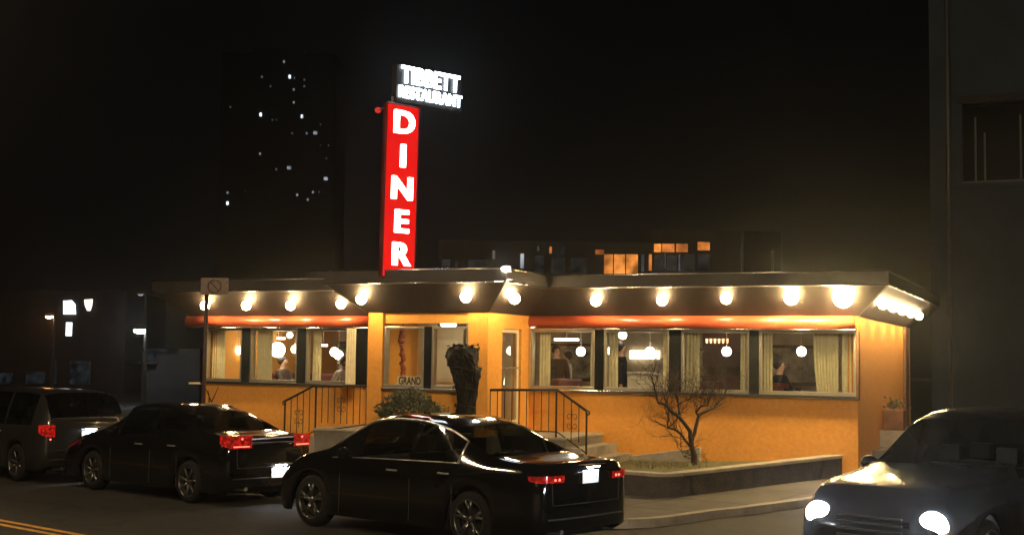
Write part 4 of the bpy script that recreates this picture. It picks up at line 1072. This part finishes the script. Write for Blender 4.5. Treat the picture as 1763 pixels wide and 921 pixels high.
    def capx(y, x_e, sgn):  # surface of the bulged end at y
        hwk = hw * 0.83; a = min(1, abs(y) / hwk); return x_e + sgn * 0.05 * (1 - a * a)
    for sy in (1, -1):
        if S.get('tail'):
            y0, y1, z0, z1 = S['tail']; m = MB(); N = 8
            vs = []
            for q in range(N + 1):
                y = y0 + (y1 - y0) * q / N; x = capx(y, L0, -1) - 0.018
                for z in (z0, z1): vs.append((x, sy * y, z))
            # wrap round the corner
            for x in (L0 + 0.01, L0 + 0.03, L0 + 0.06, L0 + 0.10, L0 + 0.14):
                y = hw * endk(x) + 0.006; k2 = (x - L0) / 0.14
                for z in (z0 + (z1 - z0) * 0.35 * k2, z1): vs.append((x, sy * y, z))
            nq = len(vs) // 2; m.add(vs, [(2 * q, 2 * q + 2, 2 * q + 3, 2 * q + 1) for q in range(nq - 1)])
            tl_ = lpart(m, 'tail_light', M[S.get('tailmat', 'redlens')], t, True)
            for (yy, zz_) in S.get('hot', []):
                m = MB(); m.sphere((capx(yy, L0, -1) - 0.02, sy * yy, zz_), 0.016, 8, 6); lpart(m, 'reflector', M['redlens_hot'], tl_, True)  # glint of the reflector put in as its own glow
            if S.get('hotline'):
                m = MB(); yy0, yy1, zq = S['hotline']; m.tube([(capx(yy0, L0, -1) - 0.024, sy * yy0, zq), (capx(yy1, L0, -1) - 0.024, sy * yy1, zq)], 0.009, 6)
                lpart(m, 'light_bar', M['redlens_hot'], tl_, True)
    if S.get('plate'):
        m = MB(); zc = interp(S['top'], L0) - 0.03
        pl_ = [(capx(y, L0, -1) - 0.002, y, z) for y, z in [(-0.68, zc), (-0.66, 0.62)] + [(-0.66 + 1.32 * q / 10, 0.60) for q in range(11)] + [(0.66, 0.62), (0.68, zc)]]
        m.tube(pl_, 0.006, 5); lpart(m, 'boot_gap', M['carblack'], t)
        m = MB(); m.tube([(capx(y, L0, -1) - 0.004, y, 0.43) for y in [-0.74 + 1.48 * q / 10 for q in range(11)]], 0.012, 6); lpart(m, 'bumper_strip', M['carblack'], t)
        m = MB(); m.tube([(L0 - 0.03, 0.5, 0.27), (L0 + 0.25, 0.5, 0.27)], 0.035, 10); lpart(m, 'exhaust_pipe', M['chrome'], t)
        py_, pz = S['plate']; m = MB(); xp = capx(py_, L0, -1) - 0.02
        m.box(xp - 0.012, xp, py_ - 0.16, py_ + 0.16, pz - 0.08, pz + 0.08); p_ = lpart(m, 'licence_plate', M['plate'], t, bevel=0.004)
        m = MB(); m.box(xp - 0.07, xp - 0.03, py_ - 0.10, py_ + 0.10, pz + 0.115, pz + 0.125); lpart(m, 'plate_glow_strip', M['plateglow'], t)  # added glowing strip, brightens the plate in place of its retroreflection
        m = MB(); m.box(xp - 0.085, xp + 0.03, py_ - 0.22, py_ + 0.22, pz + 0.128, pz + 0.15); lpart(m, 'plate_garnish', S.get('garnish', paint), t, bevel=0.005)
        m = MB()
        for q in range(6): m.box(xp - 0.0135, xp - 0.0125, py_ - 0.12 + q * 0.042, py_ - 0.12 + q * 0.042 + 0.022, pz - 0.03, pz + 0.03)
        lpart(m, 'plate_characters', M['plateink'], p_)
    return t

def sedan(x0, x1, ax, hw, R, hgt):
    rr, fr_ = ax; wb = fr_ - rr
    S = dict(x0=x0, x1=x1, hw=hw, R=R, axles=ax, sill=0.19)
    c0 = rr - 0.55; 
    S['top'] = [(x0, 0.93), (x0 + 0.12, 1.02), (rr - 0.35, 1.08), (rr + 0.05, 1.22), (rr + 0.55, hgt - 0.10), (rr + 1.05, hgt - 0.01), (rr + 1.45, hgt), (rr + 1.85, hgt - 0.04), (fr_ - 0.75, hgt - 0.20), (fr_ - 0.2, 1.03), (fr_ + 0.3, 0.92), (x1 - 0.12, 0.76), (x1, 0.62)]
    S['belt'] = [(x0, 0.88), (x0 + 0.15, 0.97), (rr, 0.98), (rr + 1.4, 0.96), (fr_ - 0.4, 0.92), (fr_ + 0.3, 0.82), (x1 - 0.1, 0.70), (x1, 0.56)]
    S['wbelt'] = [(x0, 0.93), (rr, 0.94), (rr + 1.4, 0.955), (fr_, 0.93), (x1, 0.88)]
    S['wroof'] = [(x0, 0.86), (rr - 0.35, 0.82), (rr + 0.5, 0.74), (rr + 1.3, 0.735), (rr + 2.0, 0.745), (fr_ - 0.4, 0.82), (fr_, 0.86), (x1, 0.80)]
    S['glass_side'] = [(round(rr + 0.20, 4), round(rr + 0.98, 4)), (round(rr + 1.06, 4), round(rr + 1.98, 4))]
    S['ws'] = (fr_ - 1.02, fr_ - 0.28); S['rw'] = (rr - 0.30, rr + 0.48)
    S['seats'] = [(rr + 0.45, 0.36), (rr + 0.45, -0.36), (rr + 1.35, 0.36), (rr + 1.35, -0.36)]
    S['mirror'] = (fr_ - 0.80, 0.97); S['handles'] = [rr + 0.42, rr + 1.35]; S['gaps'] = [rr + 0.42 - 0.15, rr + 1.02, fr_ - 0.62]
    return S
th_car = math.atan2(h_.y, h_.x)
# near black sedan; local x along h_, local y=+left of travel (towards the viewer)
def place(rear_wheel_contact, S, off_t=0.0):
    p = Vector((rear_wheel_contact.x, rear_wheel_contact.y, -0.12)) + hp * S['hw'] - h_ * S['axles'][0]
    return p
S1 = sedan(-2.50, 2.34, (-1.38, 1.60), 0.95, 0.355, 1.52)
for kk in ('top', 'belt'): S1[kk] = [(a, b * 1.055) for a, b in S1[kk]]
S1.update(tail=(0.44, 0.80, 0.80, 0.91), hot=[(0.64, 0.905), (0.57, 0.905)], plate=(0.0, 0.92), trim=(-1.20, 1.18), hook=True, spokes=5)
S1['tail'] = (0.48, 0.79, 0.87, 0.955)
c1 = car('parked_car', 'nearest black sedan with chrome window surround, parked before the entrance', place(car1w, S1), th_car, S1, M['blackpaint'], 'cars parked along the kerb')
c2w = on_z(318, 866, -0.12)
S2 = sedan(-2.38, 2.40, (-1.40, 1.40), 0.91, 0.335, 1.48)
for kk in ('top', 'belt'): S2[kk] = [(a, b * 1.04) for a, b in S2[kk]]
S2.update(tail=(0.42, 0.77, 0.90, 1.10), hotline=(0.47, 0.75, 0.93), hot=[(0.60, 1.05)], plate=(-0.12, 0.50), spokes=7, split=False, garnish=M['chrome'])
car('parked_car', 'black sedan with red tail lamps parked ahead of the nearest sedan', place(c2w, S2), th_car, S2, M['blackpaint'], 'cars parked along the kerb')
S3 = dict(x0=-2.3, x1=2.3, hw=0.91, R=0.34, axles=(-1.35, 1.4), sill=0.22)
S3['top'] = [(-2.3, 1.10), (-2.26, 1.25), (-2.05, 1.58), (-1.8, 1.65), (-1.2, 1.68), (0, 1.68), (0.5, 1.60), (1.3, 1.12), (1.7, 1.02), (2.2, 0.85), (2.3, 0.7)]
S3['belt'] = [(-2.3, 1.04), (0, 1.02), (1.2, 0.98), (1.7, 0.90), (2.2, 0.75), (2.3, 0.6)]
S3['wbelt'] = [(-2.3, 0.95), (0, 0.96), (2.3, 0.88)]; S3['wroof'] = [(-2.3, 0.9), (-2.0, 0.76), (0, 0.76), (0.6, 0.78), (1.3, 0.86), (2.3, 0.8)]
S3['glass_side'] = [(-1.85, -0.95), (-0.88, 0.02), (0.1, 1.0)]; S3['ws'] = (0.5, 1.3); S3['rw'] = (-2.28, -1.98)
S3.update(seats=[(-0.9, 0.36), (-0.9, -0.36), (0.2, 0.36), (0.2, -0.36)], mirror=(0.95, 1.02), handles=[-0.75, 0.25], gaps=[-0.92, 0.06, 1.0], tail=(0.66, 0.79, 0.84, 1.06), plate=(0.0, 0.85), hot=[(0.74, 0.80)], spokes=6, split=False)
c3r = h_ * 11.0
n1 = Vector((car1w.x, car1w.y, 0)) + h_ * 10.6 + hp * 0.25
p3 = n1 + h_ * 2.3 + hp * 0.91
car('parked_car', 'silver grey tall hatchback at the far left, cut by the frame edge', (p3.x, p3.y, -0.12), th_car, S3, M['silverpaint'], 'cars parked along the kerb')
# oncoming car on the right
S4 = dict(x0=-2.35, x1=2.3, hw=0.93, R=0.36, axles=(-1.4, 1.4), sill=0.24)
S4['top'] = [(-2.35, 1.1), (-2.3, 1.3), (-2.1, 1.70), (-1.6, 1.80), (-0.9, 1.84), (-0.35, 1.80), (0.0, 1.70), (0.80, 1.20), (1.15, 1.13), (1.9, 1.04), (2.15, 0.93), (2.24, 0.80), (2.3, 0.62)]
S4['belt'] = [(-2.35, 1.05), (0, 1.08), (0.7, 1.06), (1.3, 1.0), (1.95, 0.92), (2.15, 0.84), (2.24, 0.72), (2.3, 0.55)]
S4['wbelt'] = [(-2.3, 0.95), (0, 0.95), (1.2, 0.93), (2.3, 0.88)]; S4['wroof'] = [(-2.3, 0.88), (-2.0, 0.74), (-0.3, 0.73), (0.0, 0.74), (0.8, 0.86), (1.2, 0.88), (2.3, 0.82)]
S4['glass_side'] = [(-2.0, -1.3), (-1.22, -0.4), (-0.3, 0.6)]; S4['ws'] = (-0.02, 0.82); S4['rw'] = (-2.33, -2.08)
S4.update(seats=[(-1.1, 0.36), (-1.1, -0.36), (-0.25, 0.36), (-0.25, -0.36)], mirror=(0.50, 1.08), handles=[-1.0, -0.1], gaps=[-1.25, -0.35, 0.68], spokes=6, split=False)
hl = on_z(1408, 888, 0.56); hr = on_z(1620, 905, 0.56)
mid = (hl + hr) / 2; dv = (hr - hl); dv.z = 0; print('headlight spacing', dv.length); dv.normalize(); head = Vector((dv.y, -dv.x, 0))
if head.y > 0: head = -head
head = (Matrix.Rotation(radians(-11), 4, 'Z') @ head)
p4 = mid - head * 2.16; 
c4 = car('oncoming_car', 'dark car with headlights on coming out of the side street at lower right', (p4.x, p4.y, -0.12), math.atan2(head.y, head.x), S4, M['darkpaint'])
for sy in (1, -1):
    m = MB(); m.sphere((2.13, sy * 0.665, 0.70), 0.17, 18, 12, (0.75, 1.0, 0.62)); o = lpart(m, 'headlight', M['chrome'], c4, True)
    m = MB(); m.sphere((2.235, sy * 0.665, 0.70), 0.165, 16, 10, (0.30, 1.0, 0.85)); lpart(m, 'lamp', M['headlight'], o, True)
    m = MB(); m.sphere((2.14, sy * 0.83, 0.70), 0.045, 10, 8, (1.2, 0.7, 1.2)); lpart(m, 'indicator', M['amber'], o, True)
m = MB()
for k_ in range(4): m.box(2.345, 2.365, -0.38, 0.38, 0.52 + k_ * 0.07, 0.54 + k_ * 0.07)
lpart(m, 'grille', M['carblack'], c4, bevel=0.004)
m = MB(); m.box(2.35, 2.37, -0.16, 0.16, 0.36, 0.46); lpart(m, 'licence_plate', M['plate'], c4, bevel=0.004)

# ------------------------------------------------------------------ street sign on a post
pb_ = on_y(350, 690, 24.5)
sp = thing('street_sign', 'small square sign on a thin brown post at the left end of the diner', 'sign', (pb_.x, pb_.y, 0))
topz = on_y(350, 478, 24.5).z
m = MB(); m.tube([(pb_.x, pb_.y, 0), (pb_.x, pb_.y, topz)], 0.04, 10); m.build('post', M['brownpole'], sp, True)
q0 = on_y(346, 478, 24.4); q1 = on_y(393, 508, 24.4)
m = MB(); m.box(q0.x, q1.x, q0.y - 0.02, q0.y, q1.z, q0.z); m.build('sign_plate', M['signgrey'], sp, bevel=0.01)
m = MB(); xm = (q0.x + q1.x) / 2; zm = (q0.z + q1.z) / 2
m.tube([(xm + 0.12 * cos(a), q0.y - 0.024, zm + 0.12 * sin(a)) for a in [i * pi / 10 for i in range(21)]], 0.012, 5); m.tube([(xm - 0.085, q0.y - 0.024, zm + 0.085), (xm + 0.085, q0.y - 0.024, zm - 0.085)], 0.010, 5)
m.build('sign_symbol', M['ink'], sp)

# ------------------------------------------------------------------ surroundings
def lit(mb_name, px0, px1, py0, py1, y, mname, parent, dy=-0.05):
    a = on_y(px0, (py0 + py1) / 2, y); b = on_y(px1, (py0 + py1) / 2, y); zt = on_y((px0 + px1) / 2, py0, y).z; zb = on_y((px0 + px1) / 2, py1, y).z
    m = MB(); m.box(a.x, b.x, y + dy, y + 0.05, zb, zt); return m.build(mb_name, M[mname], parent)
# right hand neighbour
YR = 36.0
xr0 = on_y(1602, 400, YR).x
rbld = thing('neighbour_building', 'tall dark blue grey building rising beyond the right end of the diner', 'building', (xr0 + 8, YR, 0.3))
RO = Vector((xr0, YR, 0))
def RB(p): return RO + u * p[0] - w_ * p[1] + Vector((0, 0, p[2]))     # x along its front, y out of the front
def rb_at(px, py):
    r = ray(px, py); t = (RO - EYEV).dot(w_) / r.dot(w_); p = EYEV + r * t; return (p - RO).dot(u), p.z
wx0, wz1 = rb_at(1656, 180); wx1 = wx0 + 2.4; wz0 = rb_at(1656, 316)[1]
m = MB(RB)
m.box(0, wx0, -14, 0, -0.2, 19); m.box(wx1, 24, -14, 0, -0.2, 19); m.box(wx0, wx1, -14, 0, -0.2, wz0); m.box(wx0, wx1, -14, 0, wz1, 19)
m.build('wall', M['rightwall'], rbld)
m = MB(RB); m.box(wx0, wx1, -0.30, -0.25, wz0, wz1); wn = m.build('window', M['darkwin'], rbld)
m = MB(RB)
for px in (1677, 1693, 1755):
    q = rb_at(px, 250)[0]; m.box(q, q + 0.05, -0.2, -0.16, wz0 + 0.07, wz1 - (0.35 if px != 1693 else 0.8))
m.box(wx0, wx1, -0.22, -0.14, wz0, wz0 + 0.07)
m.build('window_frame', M['paleframe'], wn)
m = MB(RB); m.box(wx0 - 0.12, wx1 + 0.12, 0.002, 0.08, wz1 + 0.02, wz1 + 0.22); m.build('lintel', M['darkbrick'], rbld)
m = MB(RB); m.box(wx0 - 0.1, wx1 + 0.1, 0.002, 0.06, wz0 - 0.12, wz0 - 0.01); m.build('window_sill', M['rightwall'], rbld)
m = MB(RB); m.tube([(0.5, 0.09, 0.0), (0.5, 0.09, 19)], 0.06, 8); m.build('downpipe', M['pole'], rbld, True)
# building behind the diner with lit windows over the roof line
YB = 60.0
xb0, xb1 = on_y(755, 440, YB).x, on_y(1345, 440, YB).x
bb = thing('apartment_building', 'dark building behind the diner roof with orange and grey lit windows', 'building', ((xb0 + xb1) / 2, YB, 0.3))
zB = on_y(1000, 405, YB).z
m = MB(); m.box(xb0, on_y(1120, 440, YB).x, YB, YB + 10, -0.2, zB - 0.3); m.box(on_y(1120, 440, YB).x, xb1, YB, YB + 10, -0.2, zB + 0.3); m.build('wall', M['darkbrick'], bb)
for (a, b, c, d, mm) in [(1040, 1055, 438, 472, 'winorange_hot'), (1057, 1076, 438, 472, 'winorange_hot'), (1078, 1098, 438, 472, 'winorange_hot'),
                         (1126, 1138, 420, 434, 'winorange_hot'), (1140, 1161, 420, 434, 'winorange'), (1164, 1184, 420, 434, 'winorange'), (1201, 1222, 417, 431, 'winorange'),
                         (946, 950, 425, 436, 'winorange'), (1025, 1040, 430, 438, 'winorange'),
                         (1117, 1122, 438, 466, 'winorange'), (762, 774, 447, 468, 'wingrey'), (783, 788, 450, 466, 'wingrey'), (806, 838, 448, 470, 'wingrey'), (896, 902, 437, 462, 'winmid'), (920, 936, 440, 470, 'wingrey'),
                         (950, 972, 444, 470, 'wingrey'), (983, 1010, 444, 470, 'wingrey'), (967, 973, 424, 438, 'wingrey'), (848, 852, 432, 446, 'windim'), (925, 928, 424, 432, 'windim'), (1104, 1109, 438, 468, 'windim'), (1144, 1146, 436, 462, 'windim'), (1168, 1171, 438, 466, 'windim'), (1126, 1142, 440, 466, 'wingrey'), (1148, 1166, 440, 466, 'wingrey'), (1173, 1196, 438, 466, 'wingrey'), (1202, 1222, 438, 464, 'wingrey')]:
    lit('window', a, b, c, d, YB, mm, bb)
for i, (px, py0, lab) in enumerate([(1278, 400, 'tall thin pale pole rising behind the diner roof'), (1330, 434, 'short thin pale pole behind the right part of the diner roof')]):
    q = on_y(px, 460, 50); z = on_y(px, py0, 50).z; tp = thing('pole', lab, 'pole', (q.x, 50, 0.3)); m = MB(); m.tube([(q.x, 50, 0.3), (q.x, 50, z)], [0.08, 0.045], 8); m.build('shaft', M['paleframe'], tp, True)
    m = MB(); m.sphere((q.x, 50, z), 0.07, 8, 6); m.build('cap', M['paleframe'], tp, True)
# far tower with scattered lit windows
YT = 290.0
tx0, tx1 = on_y(378, 250, YT).x, on_y(575, 250, YT).x; tzt = on_y(480, 92, YT).z
tw = thing('apartment_tower', 'dark apartment tower in the distance with scattered small lit windows', 'building', ((tx0 + tx1) / 2, YT, -0.3))
m = MB(); m.box(tx0, tx1, YT, YT + 20, -0.45, tzt); m.box(tx0 + 6, tx1 - 8, YT + 4, YT + 14, tzt, tzt + 2.2); m.build('wall', M['darkbrick'], tw)
wl = [(489, 107, 1), (451, 133, 1), (499, 133, 2), (507, 135, 0), (466, 149, 0), (506, 155, 1), (506, 177, 1), (449, 198, 2), (520, 201, 2), (397, 185, 0), (469, 207, 0), (476, 207, 0), (528, 230, 1), (543, 229, 3), (503, 230, 0), (552, 215, 0), (552, 251, 0), (566, 251, 0), (562, 273, 0),
      (448, 265, 1), (498, 289, 3), (561, 308, 3), (392, 332, 1), (423, 329, 0), (392, 350, 2), (512, 336, 1), (539, 331, 1), (550, 331, 0), (530, 344, 1), (476, 292, 0), (524, 138, 0), (524, 149, 0)]
for (px, py, k_) in wl:
    wd = (1.0, 1.3, 1.7, 3.2)[k_]; hh = (1.4, 1.8, 2.9, 2.6)[k_]
    lit('window', px - wd, px + wd, py - hh, py + hh, YT, ('windim', 'winmid', 'winwhite', 'winmid')[k_], tw, dy=-0.3)
# left background: low shop building with lit panels
YL = 70.0
lx0, lx1 = on_y(-60, 600, YL).x, on_y(215, 600, YL).x
sb_ = thing('shop_building', 'dark low building at far left with bright white lit panels', 'building', ((lx0 + lx1) / 2, YL, -0.4))
m = MB(); m.box(lx0, lx1, YL, YL + 8, -0.45, on_y(100, 500, YL).z); m.build('wall', M['darkbrick'], sb_)
m = MB(); q = on_y(120, 530, YL)
a = [on_y(px, py, YL) for px, py in ((110, 518), (124, 517), (130, 524), (131, 541), (110, 541))]
m.add([(p.x, YL - 0.1, p.z) for p in a] + [(p.x, YL - 0.02, p.z) for p in a], [(0, 1, 2, 3, 4), (5, 6, 7, 8, 9)] + [(i, (i + 1) % 5, 5 + (i + 1) % 5, 5 + i) for i in range(5)]); m.build('lit_panel', M['farwhite'], sb_)
m = MB(); a = [on_y(px, py, YL) for px, py in ((146, 516), (160, 515), (159, 526), (156, 535), (151, 535), (147, 526))]
m.add([(p.x, YL - 0.1, p.z) for p in a] + [(p.x, YL - 0.02, p.z) for p in a], [tuple(range(6)), tuple(range(6, 12))] + [(i, (i + 1) % 6, 6 + (i + 1) % 6, 6 + i) for i in range(6)]); m.build('lit_panel', M['farcream'], sb_)
lit('lit_panel', 114, 124, 555, 578, YL, 'farwhite', sb_)
for (a, b, c, d) in [(0, 22, 642, 660), (45, 78, 640, 660), (88, 98, 618, 660), (121, 156, 621, 661)]: lit('window', a, b, c, d, YL, 'wingrey', sb_)
# canopy like low building behind the left lamp
YG = 55.0
g0, g1 = on_y(222, 600, YG).x, on_y(345, 600, YG).x
gb = thing('low_building', 'low dark building with pale fascia beyond the left end of the diner', 'building', ((g0 + g1) / 2, YG, -0.4))
m = MB(); m.box(on_y(250, 600, YG).x, g1, YG, YG + 6, -0.45, on_y(300, 600, YG).z); m.build('wall', M['darkbrick'], gb)
lit('fascia', 245, 306, 600, 606, YG, 'wingrey', gb, dy=-0.3); lit('fascia', 222, 270, 622, 626, YG, 'wingrey', gb, dy=-0.5); lit('window', 248, 268, 606, 620, YG, 'wingrey', gb)  # fascia strips glow by themselves, their paleness put in as emission
def lamp(label, px, py, y, mname, rr, base=-0.3):
    q = on_y(px, py, y); t = thing('street_lamp', label, 'street lamp', (q.x, y, base))
    m = MB(); m.tube([(q.x + 0.25, y, base), (q.x + 0.25, y, q.z - 0.1), (q.x + 0.18, y, q.z + rr), (q.x, y, q.z + rr * 0.9)], [0.09, 0.06, 0.05, 0.05], 8); m.build('pole', M['pole'], t, True)
    m = MB(); m.sphere((q.x, y, q.z + rr * 0.5), rr * 1.2, 14, 8, (1, 1, 0.45)); m.build('lamp_housing', M['pole'], t, True)
    m = MB(); m.sphere((q.x, y, q.z), rr, 14, 8, (1, 0.7, 0.5)); m.build('lamp', M[mname], t, True)
lamp('white street lamp on a pole left of the diner', 241, 569, 52, 'lampwhite', 0.24)
lamp('small orange street lamp at far left beside the white lit panels', 85, 545, 62, 'lamporange', 0.17)
lamp('faint small pale lamp high above the white street lamp', 242, 507, 60, 'winmid', 0.13)

# left lamp is mirrored in the nearest car's window; second is added to light walls
def near_lamp(label, x, y, I, col):
    r = 0.2; zl = 8.2
    t = thing('street_lamp', label, 'street lamp', (x, y, -0.12))
    lm = emat('sodium_lamp_light', col, I / (pi * r * r))
    m = MB(); m.tube([(x - 1.6, y - 1.2, -0.12), (x - 1.6, y - 1.2, 4), (x - 1.6, y - 1.2, 8.3), (x - 1.1, y - 0.8, 8.75), (x - 0.15, y - 0.1, 8.75)], [0.13, 0.10, 0.07, 0.05, 0.05], 10); m.build('pole', M['pole'], t, True)
    m = MB(); m.sphere((x, y, zl + 0.33), 0.34, 16, 8, (1.1, 0.8, 0.4)); m.build('lamp_housing', M['pole'], t, True)
    m = MB(); m.sphere((x, y, zl), r, 16, 10, (1, 1, 0.8)); m.build('lamp', lm, t, True)
near_lamp('warm street lamp across the road left of the view', -10.4, 16.7, 170, (1.0, 0.70, 0.38))
near_lamp('unseen warm lamp added behind the viewer to light the diner walls', 1.5, -5.0, 900, (1.0, 0.74, 0.44))
# ------------------------------------------------------------------ light
wld = bpy.data.worlds.new('World'); SC.world = wld; wld.use_nodes = True
bg = wld.node_tree.nodes['Background']; bg.inputs[0].default_value = (0.62, 0.72, 1.0, 1); bg.inputs[1].default_value = 0.0012
sun = bpy.data.lights.new('sun', 'SUN'); so_ = bpy.data.objects.new('sun', sun); C.objects.link(so_)
sun.energy = 0.02; sun.angle = radians(3); sun.color = (0.75, 0.85, 1.0)
az = radians(208); el = radians(30)
ld = Vector((sin(az) * cos(el), cos(az) * cos(el), sin(el)))   # towards the light
ld = Vector((-0.80, -0.60, 0)).normalized() * cos(el) + Vector((0, 0, sin(el)))
so_.rotation_euler = ld.to_track_quat('Z', 'Y').to_euler(); so_.location = (-20, -20, 20)
# thin haze added to give the lamps a glow like lens bloom
hz = MB(); hz.box(-192, 192, -26, 324, -1.6, tzt + 6)
m_, nn, ll = newmat('bloom_haze')
out = nn.new('ShaderNodeOutputMaterial'); pv = nn.new('ShaderNodeVolumePrincipled'); pv.inputs['Density'].default_value = 0.00075; pv.inputs['Color'].default_value = (0.92, 0.93, 0.95, 1)
pv.inputs['Anisotropy'].default_value = 0.90
ll.new(pv.outputs[0], out.inputs['Volume'])
tag(hz.build('haze', m_), kind='stuff')
SC.view_settings.view_transform = 'Standard'; SC.view_settings.look = 'None'; SC.view_settings.exposure = 0; SC.view_settings.gamma = 1
SC.cycles.use_denoising = True; SC.cycles.max_bounces = 6; SC.cycles.transparent_max_bounces = 16; SC.cycles.volume_bounces = 0
SC.cycles.sample_clamp_indirect = 4.0; SC.cycles.use_light_tree = True; SC.cycles.caustics_reflective = False; SC.cycles.caustics_refractive = False
SC.cycles.filter_width = 1.5
